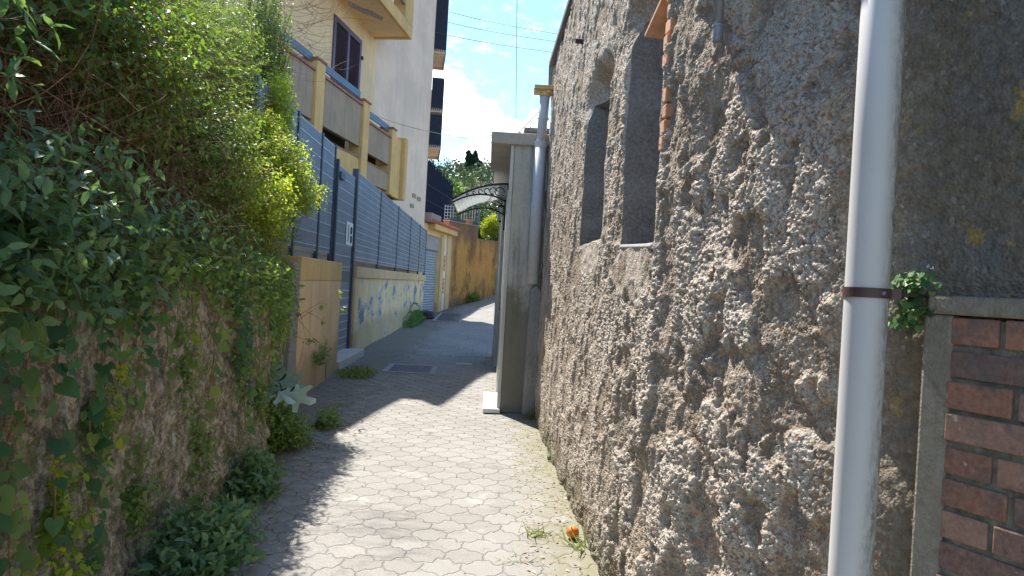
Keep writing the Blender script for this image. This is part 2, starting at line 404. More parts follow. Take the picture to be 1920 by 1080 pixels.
# slanting far gable end: wall top falls away towards the far end
topz = np.interp(by, [0, 6.8, 8.55, 8.75], [4.75, 4.42, 4.25, 3.9])
Zf = np.minimum(Zg, topz+.03*fbm(S_*8, Zg*0, 3))
V = np.stack([PXx, PYy, Zf], -1).reshape(-1, 3)
m, nt, bs = newmat('roughcast_material')
p = nt.geo(); at = nt.new('ShaderNodeAttribute', attribute_name='smoothpart').outputs['Fac']; rc = nt.new('ShaderNodeAttribute', attribute_name='reveal').outputs['Fac']
n_a = nt.noise(p, 3.2, 6, .65); n_b = nt.noise(p, 45, 4, .75); n_c = nt.noise(p, 1.1, 4, .6)
col = nt.ramp(n_a, [(.28, (.26, .205, .15)), (.5, (.39, .325, .255)), (.72, (.50, .435, .355))])
col = nt.mix(.55, col, nt.ramp(n_b, [(.3, (.19, .155, .12)), (.52, (.41, .36, .30)), (.7, (.62, .56, .48))]))
lit_crest = nt.new('ShaderNodeAttribute', attribute_name='crust').outputs['Fac']
pz = nt.sep(p)
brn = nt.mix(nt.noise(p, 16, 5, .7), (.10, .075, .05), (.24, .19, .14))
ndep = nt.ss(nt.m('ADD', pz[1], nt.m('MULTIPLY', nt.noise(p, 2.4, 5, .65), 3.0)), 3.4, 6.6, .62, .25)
pit_shade = nt.ss(nt.noise(p, 11, 6, .75), .44, .56)
col = nt.mix(nt.m('MULTIPLY', pit_shade, ndep), col, brn)
col = nt.mix(nt.m('MULTIPLY', nt.ss(lit_crest, .30, .62), .75), col, nt.mix(nt.noise(p, 30, 4, .7), (.50, .435, .365), (.68, .61, .525)))  # raised crust painted lighter as if sunlit, brown blotches as shaded pits
spk = nt.noise(p, 210, 2, .7); col = nt.mix(nt.ss(spk, .60, .66, 0, .65), col, (.70, .61, .50)); col = nt.mix(nt.ss(nt.noise(p, 130, 3, .8), .42, .36, 0, .75), col, (.075, .055, .038))
grav = nt.voro(p, 95, 'F1', 'Color'); gs = nt.sep(grav)
col = nt.mix(nt.m('MULTIPLY', nt.ss(gs[0], .86, .88), .7), col, (.36, .20, .12))
col = nt.mix(nt.m('MULTIPLY', nt.ss(gs[1], .95, .96), .5), col, (.60, .54, .45))
col = nt.mix(nt.ss(nt.m('ADD', nt.sep(p)[2], nt.m('MULTIPLY', nt.noise(p, 4, 6, .7), -.9)), -.05, -.4, 0, .6), col, (.13, .12, .07))
lich = nt.ss(nt.noise(p, 2.0, 5, .7), .62, .7); col = nt.mix(nt.m('MULTIPLY', lich, .45), col, (.19, .18, .07))
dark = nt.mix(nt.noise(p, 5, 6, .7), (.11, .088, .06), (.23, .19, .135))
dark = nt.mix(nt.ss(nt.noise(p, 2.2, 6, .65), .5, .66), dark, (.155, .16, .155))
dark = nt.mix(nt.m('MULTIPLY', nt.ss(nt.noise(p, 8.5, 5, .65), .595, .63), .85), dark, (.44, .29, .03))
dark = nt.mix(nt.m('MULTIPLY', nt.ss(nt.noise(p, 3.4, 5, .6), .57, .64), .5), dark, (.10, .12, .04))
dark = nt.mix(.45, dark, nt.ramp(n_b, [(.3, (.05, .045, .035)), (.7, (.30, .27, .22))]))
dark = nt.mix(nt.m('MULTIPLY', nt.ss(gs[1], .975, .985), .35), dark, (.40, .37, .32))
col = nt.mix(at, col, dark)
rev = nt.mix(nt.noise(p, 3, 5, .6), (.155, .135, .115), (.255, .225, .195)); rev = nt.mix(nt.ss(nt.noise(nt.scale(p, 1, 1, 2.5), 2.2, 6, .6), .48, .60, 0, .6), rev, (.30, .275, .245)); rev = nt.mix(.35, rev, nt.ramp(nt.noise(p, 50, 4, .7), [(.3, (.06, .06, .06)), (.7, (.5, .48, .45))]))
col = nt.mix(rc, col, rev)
nt.put(bs.inputs['Base Color'], col); bs.inputs['Roughness'].default_value = 1; bs.inputs['Specular IOR Level'].default_value = .02
bump(nt, bs, nt.m('ADD', nt.noise(p, 70, 4, .75), nt.m('MULTIPLY', nt.voro(p, 110), .8)), .75, .008)
m_rc = m
# the reveal flag covers the vertices inside the openings and their rims
nr, nc = S_.shape
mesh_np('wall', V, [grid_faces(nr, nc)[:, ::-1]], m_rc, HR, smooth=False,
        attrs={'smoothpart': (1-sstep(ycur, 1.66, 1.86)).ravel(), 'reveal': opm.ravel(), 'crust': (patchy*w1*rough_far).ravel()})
# body of the house behind its street face: return wall at the far end, roof and inner wall
m_darkst = simple('dark_cement_material', (.16, .15, .14), .9, var=.25, scale=4, bmp=.5, bscale=40)
mb = MB(); mb.box(1.25, 5.0, 8.45, 8.7, -.1, 3.9); mb.box(4.8, 5.0, .0, 8.4, -.1, 4.0); mb.build('gable_wall', m_darkst, HR)
# opening backs (dark closed-off recess)
m_eave = simple('eave_board_material', (.30, .27, .23), .8)
mb = MB()
mb.extr([(.50, 3.05, 3.24), (.55, 1.7, 3.24), (.95, .9, 3.24), (2.3, -2.2, 3.24), (3.4, -2.2, 3.24), (3.4, 3.05, 3.24)], (0, 0, .10)); mb.build('eave', m_eave, HR, bevel=.01)
mb = MB(); mb.extr([(.62, 8.75, 4.02), (.60, 8.6, 4.32), (.66, 6.8, 4.50), (.70, 3.1, 4.80), (5.1, 3.1, 5.6), (5.1, 8.75, 5.0)], (0, 0, .06)); mb.build('roof_edge', simple('roof_flashing_material', (.18, .17, .18), .6), HR)
# window sills
m_sill = plaster('sill_stone_material', (.34, .315, .28), (.16, .14, .12), .5)
def frame_at(yv):
    s0 = s_of_y(yv); a = pths(np.array([s0-.05])); b_ = pths(np.array([s0+.05])); d = Vector((b_[0][0]-a[0][0], b_[1][0]-a[1][0], 0)).normalized(); c = pths(np.array([s0]))
    return Vector((c[0][0], c[1][0], 0)), d, Vector((-d.y, d.x, 0))
def sillblock(y0, y1, zc, hz, out, tilt=0):
    c, d, n = frame_at((y0+y1)/2); hl = (y1-y0)/2
    mb = MB(); mb.obox(c+n*(out-.13)+Vector((0, 0, zc)), d*hl+Vector((0, 0, tilt)), n*.15, Vector((0, 0, hz)))
    return mb.build('window_sill', m_sill, HR, bevel=.012)
sillblock(3.26, 3.84, 1.83, .014, -.004, .012); sillblock(4.50, 5.3, 1.915, .014, -.02)
# roughly patched cement beneath the sills
# exposed bricks on the near jamb of the larger window and a broken tile in its head
m_brick = None
m, nt, bs = newmat('brick_material'); p = nt.geo(); oi = nt.new('ShaderNodeObjectInfo').outputs['Random']
at = nt.new('ShaderNodeAttribute', attribute_name='tint').outputs['Fac']
c_ = nt.ramp(nt.m('ADD', nt.m('MULTIPLY', at, .8), nt.m('MULTIPLY', nt.noise(p, 9, 5, .7), .3)), [(.1, (.13, .085, .08)), (.4, (.26, .115, .075)), (.7, (.36, .16, .095)), (1, (.30, .20, .155))])
c_ = nt.mix(.3, c_, nt.ramp(nt.noise(p, 60, 4, .75), [(.3, (.06, .03, .02)), (.7, (.55, .36, .27))]))
c_ = nt.mix(nt.m('MULTIPLY', nt.ss(nt.noise(p, 10, 6, .75), .48, .64), .65), c_, (.11, .10, .095))
c_ = nt.mix(nt.m('MULTIPLY', nt.ss(nt.noise(p, 26, 5, .6), .685, .70), .7), c_, (.45, .42, .38))
nt.put(bs.inputs['Base Color'], c_); bs.inputs['Roughness'].default_value = .85; bs.inputs['Specular IOR Level'].default_value = .2
bump(nt, bs, nt.noise(p, 55, 5, .7), .5, .006); m_brick = m
m_terra = simple('terracotta_material', (.62, .33, .19), .8, var=.15, scale=14, bmp=.3)
mb = MB(); c, d, n = frame_at(3.20); zz = 2.26; kk = 0
while zz < 3.15:
    hh = .030+.010*random.random(); ww = .022+.022*random.random()
    mb.obox(c+n*(-.004+.012*random.random()-.05)+Vector((0, 0, zz+hh))+d*(.01-ww*.2), d*ww, n*.06, Vector((0, 0, hh))); zz += 2*hh+.012; kk += 1
mb.build('brick_jamb', m_terra, HR, bevel=.006)
c, d, n = frame_at(3.42)
mb = MB(); mb.obox(c+n*(-.05)+Vector((0, 0, 2.96)), d*.13+Vector((0, 0, -.045)), n*.07, Vector((0, 0, .009))+d*.002); mb.build('head_tile', m_terra, HR, bevel=.002)
mb = MB(); c, d, n = frame_at(5.95); mb.tube([c+Vector((0, 0, 3.72)), c+n*.06+Vector((0, 0, 3.72))], .022, 8); mb.build('iron_stub', simple('rust_material', (.05, .035, .03), .8), HR)

# brick panel framed in cement on the near face
def near_pt(u, o, z):   # along the near straight face, u measured from corner (1.09,1.65) towards the viewer
    a = Vector((1.09, 1.65, 0)); b_ = Vector((1.80, .23, 0)); d = (b_-a).normalized(); n = Vector((d.y, -d.x, 0))
    if n.x > 0: n = -n
    return a+d*u+n*o+Vector((0, 0, z)), d, n
a0, dn, nn = near_pt(0, 0, 0)
def u_hit(px, py):
    r_ = ray(px, py); den = r_.x*dn.y-r_.y*dn.x; tt = (a0.x*dn.y-a0.y*dn.x)/den; P = CP+r_*tt
    return (Vector((P.x, P.y, 0))-a0).dot(dn), P.z
m_frame = plaster('cement_frame_material', (.25, .215, .155), (.09, .085, .04), .8, bmp=1.2, sc=3)
u0, zt = u_hit(1758, 556); u1, _ = u_hit(1792, 640)
mb = MB()
mb.obox(near_pt((u0+1.6)/2, .012, zt-.02)[0], dn*((1.6-u0)/2), nn*.03, Vector((0, 0, .022)))
mb.obox(near_pt((u0+u1)/2, .008, (zt-.042)/2)[0], dn*((u1-u0)/2+.01), nn*.028, Vector((0, 0, (zt-.042)/2)))
mb.obox(near_pt((u1+1.6)/2, -.01, (zt-.06)/2)[0], dn*((1.6-u1)/2), nn*.020, Vector((0, 0, (zt-.06)/2)))
mb.build('cement_surround', m_frame, HR, bevel=.008)
mb = MB(); mb.obox(near_pt((u1+1.6)/2, .016, (zt-.05)/2)[0], dn*((1.6-u1)/2), nn*.008, Vector((0, 0, (zt-.05)/2-.001))); mb.build('mortar_bed', simple('mossy_mortar_material', (.21, .20, .15), .95, var=.45, scale=22, bmp=1.0), HR)
Vb = []; Fb = []; Tb = []; zc = zt-.048; r_i = 0
while zc > .1:
    hb = .031; hg = .013; L0 = u1+.004+(0 if r_i % 2 == 0 else 0); first = True; uu = L0
    while uu < 1.5:
        ln = (.105 if r_i % 2 == 0 else .20) if first else .20
        if r_i % 3 == 2 and first: ln = .14
        first = False
        jz = random.uniform(-.002, .002); c0, _, _ = near_pt(uu+ln/2, .020+random.uniform(-.003, .004), zc-hb+jz)
        k0 = len(Vb)
        for kz in (-1, 1):
            for j in (-1, 1):
                for i in (-1, 1):
                    q_ = c0+dn*(ln/2-.001)*i+nn*.014*j+Vector((0, 0, hb*kz+random.uniform(-.0015, .0015))); Vb.append(tuple(q_))
        Fb += [tuple(k0+i for i in f) for f in [(0, 2, 3, 1), (4, 5, 7, 6), (0, 1, 5, 4), (2, 6, 7, 3), (0, 4, 6, 2), (1, 3, 7, 5)]]
        Tb += [random.random()]*8; uu += ln+.011
    zc -= 2*hb+hg; r_i += 1
mb = MB(); mb.v = Vb; mb.f = Fb; o = mb.build('brick_infill', m_brick, HR, bevel=.004)
at = o.data.attributes.new('tint', 'FLOAT', 'POINT'); at.data.foreach_set('value', Tb)

# ------------------------------------------------------------------ drainpipes
m, nt, bs = newmat('white_pvc_material'); p = nt.geo()
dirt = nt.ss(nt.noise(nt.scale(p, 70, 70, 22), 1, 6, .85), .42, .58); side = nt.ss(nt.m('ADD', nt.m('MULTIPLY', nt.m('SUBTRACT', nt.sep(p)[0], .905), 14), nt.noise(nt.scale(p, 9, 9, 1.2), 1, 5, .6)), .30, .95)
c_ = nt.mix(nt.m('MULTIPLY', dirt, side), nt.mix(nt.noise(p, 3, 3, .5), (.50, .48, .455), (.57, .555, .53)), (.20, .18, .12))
spk = nt.ss(nt.voro(p, 85), .10, .05); c_ = nt.mix(nt.m('MULTIPLY', nt.m('SUBTRACT', 1, nt.ss(nt.voro(p, 60), .03, .09)), .45), c_, (.2, .19, .15))
nt.put(bs.inputs['Base Color'], c_); bs.inputs['Roughness'].default_value = .42
m_pvc = m
m_brown = simple('brown_bracket_material', (.10, .055, .05), .45, .2, var=.2)
m_zinc = simple('weathered_zinc_material', (.28, .29, .31), .55, .4, var=.25, scale=9)
y_ = 1.62
pa = atY(1655, 0, y_); pb = atY(1596, 1080, y_)
ctr = lambda z: Vector(((pa.x+pb.x)/2, y_, z))
DP = thing('drainpipe', 'stained white plastic downpipe close to the viewer, held by a brown clamp', 'drainpipe', ctr(0)); rp = .0500
xc = (pa.x+pb.x)/2
mb = MB(); mb.tube([(xc, y_, -.02), (xc, y_, 1.0), (xc, y_, 2.0), (xc, y_, 3.2)], rp*.97, 40); mb.build('pipe', m_pvc, DP, smooth=True)
zb = atY(1627, 549, y_).z
mb = MB()
for r0, z0, z1 in ((rp+.0025, zb-.0115, zb+.0115),):
    mb.tube([(xc, y_, z0), (xc, y_, z1)], r0, 40)
br = mb.build('clamp', m_brown, DP)
mb = MB(); q_ = Vector((.75, -.35, 0)).normalized(); mb.obox(Vector((xc, y_, zb))+q_*(rp+.008), q_*.014, Vector((-q_.y, q_.x, 0))*.006, (0, 0, .0115))
mb.tube([Vector((xc, y_, zb))+q_*(rp+.01), Vector((xc+.3, y_+.12, zb))], .005, 6); mb.build('clamp_lug', m_brown, br)
mb = MB(); q2 = Vector((.18, -.98, 0)).normalized(); mb.tube([Vector((xc, y_, zb))+q2*(rp+.002), Vector((xc, y_, zb))+q2*(rp+.007)], .0045, 8); mb.build('screw', m_zinc, br)

P0 = atY(1345, 78, 2.42); P1 = atY(1349, 0, 2.42)
ST = thing('pipe_stub', 'short weathered grey downpipe end high on the roughcast wall', 'drainpipe', P0)
mb = MB(); mb.tube([P0+Vector((0, 0, .045)), (P0.x, P0.y, 3.3)], .0155, 20); mb.build('pipe', m_zinc, ST, smooth=True)
mb = MB(); mb.tube([P0, P0+Vector((0, 0, .05))], .0185, 20); mb.tube([P0+Vector((0, 0, .05)), P0+Vector((0, 0, .058))], .021, 20); mb.build('socket', m_zinc, ST, smooth=False)

yq = 8.5
pt = atY(1022, 180, yq); pl = atY(998, 533, yq)
DQ = thing('drainpipe', 'pale grey downpipe with ochre hopper head at the far end of the roughcast wall', 'drainpipe', (pl.x, yq, 1.5))
m_gp = plaster('grey_pvc_material', (.50, .50, .53), (.3, .2, .14), .3, bmp=.05, rough=.5)
m_och_s = simple('ochre_clay_material', (.68, .47, .22), .7, var=.15)
mb = MB(); mb.tube([(pl.x, yq, pl.z), (pl.x+.005, yq, 3.35)], .070, 24); mb.tube([(pl.x+.005, yq, 3.28), (pt.x, yq, pt.z+.03)], .060, 24); mb.build('pipe', m_gp, DQ, smooth=True)
mb = MB(); mb.tube([(pl.x+.004, yq, 3.29), (pl.x+.004, yq, 3.37)], .074, 24); mb.build('pipe_collar', m_gp, DQ); mb = MB(); mb.tube([(pt.x-.003, yq, 3.64), (pt.x-.003, yq, 3.66)], .066, 24); mb.build('pipe_collar', m_gp, DQ)
mb = MB()   # half-round gutter spout sitting on the pipe, one end rising towards the street
for k in range(12):
    a1 = math.pi+math.pi*k/12; a2 = math.pi+math.pi*(k+1)/12
    def gp(a, e): return Vector((pt.x-.14+.34*e, yq+.09*math.cos(a), pt.z+.11+.09*math.sin(a)+.0))
    for rr in (0,):
        mb.add([gp(a1, 0), gp(a2, 0), gp(a2, 1), gp(a1, 1)], [(0, 1, 2, 3)])
g = mb.build('hopper', m_och_s, DQ, smooth=True); sm = g.modifiers.new('solid', 'SOLIDIFY'); sm.thickness = .012
mb = MB(); mb.tube([(pt.x, yq, pt.z-.01), (pt.x, yq, pt.z+.05)], .068, 20); mb.build('hopper_outlet', m_och_s, DQ)

# ------------------------------------------------------------------ right: low cement house with pilaster, slab, canopy
HP = thing('cement_house', 'low cement house with flat roof slab and mossy end wall beside the alley', 'house', (.6, 10, 0))
m_pil = plaster('mossy_cement_material', (.46, .44, .38), (.06, .062, .045), .95, low=.75, bmp=.5, lowz=1.3, sc=1.4)
m_pale = plaster('pale_cement_material', (.58, .56, .49), (.2, .19, .15), .45, bmp=.2)
m_slab = plaster('slab_cement_material', (.42, .38, .32), (.2, .17, .13), .5, bmp=.4)
m_mort = plaster('patched_cement_material', (.27, .255, .23), (.12, .11, .09), .8, bmp=.9, sc=2)
mb = MB(); mb.box(.235, .64, 8.62, 9.0, .0, 3.44); mb.build('end_pilaster', m_pil, HP, bevel=.015)
mb = MB(); mb.box(.19, .232, 8.615, 8.70, .0, 3.44); mb.build('corner_bead', m_pale, HP, bevel=.004)
mb = MB(); mb.box(.30, 1.2, 9.01, 15.2, -.05, 3.42); mb.build('wall', m_pale, HP)
# jambs, grey door leaves and cable ducts along the street face
for (y0, y1, x0, zt_) in [(8.705, 9.3, .245, 3.40), (9.9, 10.15, .20, 2.95), (11.0, 11.25, .215, 2.95), (13.3, 13.6, .19, 2.95), (15.0, 15.25, .17, 3.2)]:
    mb = MB(); mb.box(x0, .31, y0, y1, 0 if y0 > 9 else .12, zt_); mb.build('door_jamb', m_pale, HP, bevel=.006)
m_greydoor = simple('grey_metal_door_material', (.23, .24, .25), .5, .3, var=.1)
for (y0, y1) in [(9.31, 9.89), (11.26, 13.29)]:
    mb = MB(); mb.box(.265, .295, y0, y1, .08, 2.7)
    for k in range(6): mb.box(.255, .266, y0+.05, y1-.05, .25+k*.4, .27+k*.4)
    dr_ = mb.build('door', m_greydoor, HP); mb = MB(); mb.tube([(.24, y1-.15, 1.1), (.24, y1-.15, 1.25)], .012, 8); mb.box(.24, .27, y1-.16, y1-.14, 1.1, 1.12); mb.build('door_handle', m_zinc, dr_)
mb = MB(); mb.extr([(-.055, 8.58, 3.06+.25), (.70, 8.58, 3.47), (.70, 8.58, 3.51), (-.055, 8.58, 3.49), ], (0, 0, 0)) if False else None
mb.box(-.06, 1.25, 8.56, 10.7, 3.33, 3.475); mb.build('roof_slab', m_slab, HP, bevel=.012)
mb = MB(); mb.box(.0, 1.25, 10.72, 15.5, 3.43, 3.55); mb.build('roof_slab', m_slab, HP, bevel=.012)
mb = MB()
q0 = atY(974, 765, 8.62)
mb.extr([(.50, 8.44, 0), (.67, 8.44, 0), (.67, 8.44, 1.50), (.60, 8.44, 1.62), (.52, 8.44, 1.55)], (0, .175, 0)); mb.build('mortar_buttress', m_mort, HP, bevel=.03)
mb = MB(); mb.box(.02, .232, 8.55, 9.85, .0, .055); 
m_marble = simple('white_marble_material', (.74, .73, .70), .4, var=.06, scale=5, bmp=.05)
mb.build('doorstep', m_marble, HP, bevel=.006)
m_roofbrown = plaster('brown_parapet_material', (.30, .20, .17), (.14, .10, .09), .7, bmp=.5)
CH = thing('chimney_stack', 'low red brown masonry chimney block on the cement house roof', 'chimney', (.6, 10.6, 3.5))
mb = MB(); mb.box(.44, 1.0, 10.4, 11.0, 3.476, 3.90); mb.build('stack', m_roofbrown, CH, bevel=.02)
mb = MB(); mb.box(.41, 1.03, 10.36, 11.04, 3.901, 3.96); mb.build('cap', m_darkst, CH, bevel=.01)
mb = MB(); mb.box(.62, 1.0, 10.1, 10.39, 3.476, 3.66); mb.build('flashing_block', m_zinc, CH, bevel=.01)

m_blk = simple('black_iron_material', (.022, .022, .025), .45, .3, var=.2, bmp=0)
m, nt, bs = newmat('frosted_canopy_material'); p = nt.geo()
nt.put(bs.inputs['Base Color'], nt.mix(nt.noise(p, 6, 4, .6), (.62, .64, .64), (.80, .81, .80))); bs.inputs['Roughness'].default_value = .45
tr = nt.new('ShaderNodeBsdfTranslucent'); tr.inputs[0].default_value = (.8, .82, .82, 1); mx = nt.new('ShaderNodeMixShader'); mx.inputs[0].default_value = .45
nt.l.new(bs.outputs[0], mx.inputs[1]); nt.l.new(tr.outputs[0], mx.inputs[2]); nt.l.new(mx.outputs[0], m.node_tree.nodes['Material Output'].inputs[0]); m_can = m
CA = thing('door_canopy', 'curved frosted canopy on black scrolled iron brackets over the side door', 'canopy', (.2, 12.2, 3))
def arc(u): # u 0 wall, 1 tip
    x = .24-.90*u; return x, 3.20-.30*u**2.0
ya, yb = 11.2, 13.2; mb = MB()
for k in range(16):
    (x0, z0), (x1, z1) = arc(k/16), arc((k+1)/16)
    mb.add([(x0, ya, z0), (x1, ya, z1), (x1, yb, z1), (x0, yb, z0)], [(0, 1, 2, 3)])
g = mb.build('sheet', m_can, CA, smooth=True); sm = g.modifiers.new('solid', 'SOLIDIFY'); sm.thickness = .008
for yy_ in (ya-.02, yb+.02):
    mb = MB(); mb.tube([(arc(k/14)[0], yy_, arc(k/14)[1]+.012) for k in range(15)], .017, 6)
    low_ = [(.24-.88*u, yy_, 3.17-.30*u**2.0-.26*(1-u)**1.6*(1-.15*math.sin(3*u))) for u in [i/14 for i in range(15)]]
    mb.tube(low_, .015, 6); mb.tube([(.24, yy_, 3.2), (.24, yy_, 2.62)], .018, 6)
    for k in range(6):
        u = .16+.115*k; hgt_ = .26*(1-u)**1.6; cx_ = .24-.89*u; cz_ = 3.185-.30*u**2.0-hgt_*.52; rr = max(.018, hgt_*.42)
        mb.tube([(cx_+rr*math.cos(a)*(1-a*.05), yy_, cz_+rr*math.sin(a)*(1-a*.05)) for a in [j*.62 for j in range(9)]], .009, 5)
    mb.build('bracket', m_blk, CA)
mb = MB(); mb.tube([(arc(1)[0], ya, arc(1)[1]), (arc(1)[0], yb, arc(1)[1])], .012, 6); mb.build('front_rail', m_zinc, CA)

# hanging lantern
lp = atY(940, 388, 13.9)
LN = thing('wall_lantern', 'small black lantern with clear panes hung under the door canopy', 'lantern', (lp.x, 13.9, lp.z))
mb = MB(); mb.tube([(.3, 13.9, lp.z+.13), (lp.x+.02, 13.9, lp.z+.15), (lp.x, 13.9, lp.z+.10), (lp.x, 13.9, lp.z)], .011, 6); mb.build('arm', m_blk, LN)
mb = MB(); mb.tube([(lp.x, 13.9, lp.z+.05), (lp.x, 13.9, lp.z-.01)], .05, 6, rs=[.01, .12]); mb.tube([(lp.x, 13.9, lp.z-.28), (lp.x, 13.9, lp.z-.31)], .07, 6, rs=[.062, .035])
for k in range(6):
    a = math.pi*2*k/6; mb.tube([(lp.x+.105*math.cos(a), 13.9+.105*math.sin(a), lp.z-.01), (lp.x+.06*math.cos(a), 13.9+.06*math.sin(a), lp.z-.29)], .007, 4)
mb.build('frame', m_blk, LN)
mb = MB(); mb.tube([(lp.x, 13.9, lp.z-.012), (lp.x, 13.9, lp.z-.279)], .1, 6, rs=[.098, .055]); mb.build('pane', simple('frosted_glass_material', (.62, .64, .62), .25, var=.05, bmp=0), LN)

# ------------------------------------------------------------------ left: low yellow walls and grating fence
m_yel = plaster('yellow_render_material', (.76, .51, .245), (.25, .19, .11), .55, low=.5, bmp=.25, lowz=.35)
m_yelp = plaster('peeling_yellow_render_material', (.76, .56, .29), (.34, .25, .14), .6, low=.45, patch=(.38, .38, .37), bmp=.3, lowz=.45)
m_och = plaster('ochre_cap_material', (.66, .43, .14), (.24, .17, .08), .6, bmp=.2)
m_och2 = plaster('pale_ochre_cap_material', (.62, .42, .19), (.22, .16, .08), .7, bmp=.2)
G1 = thing('low_wall', 'short ochre capped yellow wall between the overgrown wall and the gate', 'wall', (-2.4, 10, 0))
def xw1(y): return -2.29+(-2.43+2.29)*(y-8.6)/(11.6-8.6)
mb = MB(); mb.wallseg((xw1(8.55), 8.55), (xw1(11.55), 11.55), .30, -.05, 1.505); mb.build('wall_body', m_yel, G1, bevel=.006)
mb = MB(); mb.wallseg((xw1(8.54)+.006, 8.54), (xw1(11.56)+.006, 11.56), .32, 1.506, 1.80); mb.build('cap', m_och, G1, bevel=.008)
mb = MB(); mb.wallseg((xw1(10.55)+.004, 10.55), (xw1(10.6)+.004, 10.6), .05, .02, .26); mb.build('drain_hole', simple('rust_hole_material', (.09, .045, .025), .9), G1)
G2 = thing('low_wall', 'long yellow wall with peeling paint patches under the blue grey fence', 'wall', (-2.75, 21, 0))
mb = MB(); mb.wallseg((-2.69, 14.05), (-2.76, 30.0), .32, -.05, 1.56, -.02, 1.56); mb.build('wall_body', m_yelp, G2, bevel=.006)
mb = MB(); mb.wallseg((-2.635, 14.0), (-2.70, 30.05), .42, 1.562, 1.79); mb.build('cap', m_och2, G2, bevel=.01)
mb = MB(); mb.wallseg((-2.655, 14.02), (-2.657, 14.45), .3, 0, 1.56); mb.build('end_pier', m_yel, G2, bevel=.006)
m_stonep = plaster('grey_pier_material', (.25, .235, .22), (.13, .12, .10), .5, bmp=1, sc=4)
GP = thing('concrete_pier', 'rough grey concrete pier where the overgrown wall meets the yellow wall', 'pier', (-2.4, 8.4, 0))
mb = MB(); mb.box(-2.62, -2.285, 8.22, 8.53, -.05, 1.72); mb.build('shaft', m_stonep, GP, bevel=.02)
tag(GP, 'rough grey concrete pier where the overgrown wall meets the yellow wall', 'pier')
mb = MB(); mb.box(-2.78, -2.40, 11.62, 13.98, .0, .15); stp = mb.build('doorstep', plaster('worn_step_material', (.48, .45, .40), (.2, .18, .14), .5), origin=(-2.6, 12.8, 0), bevel=.01); tag(stp, 'pale stone doorstep in front of the grating gate', 'step')

m_fen = simple('blue_grey_grating_material', (.29, .33, .375), .5, .35, var=.1, scale=2, bmp=0)
m_fenl = simple('galvanised_rod_material', (.60, .68, .76), .45, .5, var=.05, bmp=0)
m_post = simple('slate_post_material', (.055, .075, .10), .5, .4, var=.15, bmp=0)
XF = -2.78
def grating(y0, y1, z0, z1, parent, x=XF, name='grating_panel', pitch_=.034, zn=.132):
    mb = MB(); n = int((y1-y0)/pitch_)
    for i in range(n+1):
        yy = y0+(y1-y0)*i/n; mb.box(x-.0125, x+.0125, yy-.0075, yy+.0075, z0, z1)
    mb.box(x-.014, x+.014, y0-.01, y1+.01, z0-.02, z0); mb.box(x-.014, x+.014, y0-.01, y1+.01, z1, z1+.02)
    pn = mb.build(name, m_fen, parent); mb = MB(); k = z0+.06
    while k < z1-.03: mb.box(x+.013, x+.020, y0, y1, k-.0045, k+.0045); k += zn
    mb.box(x-.0165, x-.0145, y0, y1, z0+.01, z1-.01)
    mb.build('cross_rod', m_fenl, pn); return pn
FE = thing('grating_fence', 'long blue grey metal grating fence on the peeling yellow wall', 'fence', (XF, 22, 1.8))
posts = [14.15, 17.3, 20.65, 23.95, 27.2, 29.95]
for a, b_ in zip(posts[:-1], posts[1:]): grating(a+.06, b_-.06, 1.93, 3.70, FE)
for yy in posts:
    mb = MB(); mb.box(XF-.03, XF+.03, yy-.03, yy+.03, 1.79, 3.73); mb.box(XF-.05, XF+.05, yy-.06, yy+.06, 1.791, 1.81); mb.build('post', m_post, FE)
FN = thing('grating_fence', 'shorter blue grey grating fence half hidden by the bright green creeper', 'fence', (XF, 10.5, 1.8))
for a, b_ in ((8.1, 9.75), (9.85, 11.15), (11.25, 12.1)): grating(a+.03, b_-.03, 1.98, 3.80, FN, zn=.2)
for yy in (8.06, 9.8, 11.2, 12.14):
    mb = MB(); mb.box(XF-.03, XF+.03, yy-.03, yy+.03, 1.2, 3.85); mb.build('post', m_post, FN)
GW = thing('low_wall', 'pale base wall showing under the shorter grating fence', 'wall', (XF-.1, 10, 0))
mb = MB(); mb.box(XF-.25, XF-.04, 8.0, 12.1, 0, 1.93); mb.build('wall_body', m_slab, GW)
GT = thing('grating_gate', 'tall narrow grating gate with a white notice beside the dark post', 'gate', (XF, 13, .15))
grating(12.30, 13.80, 1.70, 3.52, GT, x=XF+.03, name='upper_leaf', zn=.2); grating(12.30, 13.80, .20, 1.45, GT, x=XF+.03, name='lower_leaf', zn=.15)
mb = MB(); mb.box(XF+.0, XF+.055, 12.28, 13.82, 1.47, 1.68); mb.build('lock_rail', m_post, GT)
mb = MB(); mb.box(XF-.01, XF+.07, 12.20, 12.275, .15, 3.62); mb.box(XF-.02, XF+.09, 13.85, 13.97, .15, 3.72); mb.build('gate_post', m_post, GT)
s0 = atX(657, 441, XF+.07); s1 = atX(664, 470, XF+.07)
mb = MB(); mb.box(XF+.055, XF+.06, 13.18, 13.78, 2.18, 2.62); sg = mb.build('notice', simple('white_notice_material', (.80, .80, .78), .5, var=.04, bmp=0), GT)
m_ink = simple('black_ink_material', (.03, .03, .035), .6, bmp=0)
mb = MB()   # worn dark pictogram strokes on the notice
mb.extr([(XF+.0605, 13.30, 2.24), (XF+.0605, 13.36, 2.24), (XF+.0605, 13.42, 2.40), (XF+.0605, 13.37, 2.57), (XF+.0605, 13.31, 2.57), (XF+.0605, 13.34, 2.40)], (.0015, 0, 0))
for cz_ in (2.30, 2.47):
    mb.tube([(XF+.0622, 13.60+.055*math.cos(a), cz_+.065*math.sin(a)) for a in [j*math.pi/5 for j in range(11)]], .014, 5)
mb.build('pictogram', m_ink, sg)
mb = MB(); mb.box(XF+.02, XF+.10, 12.30, 12.62, 3.30, 3.42); mb.build('lamp_box', m_post, GT)
CY = bpy.data.objects

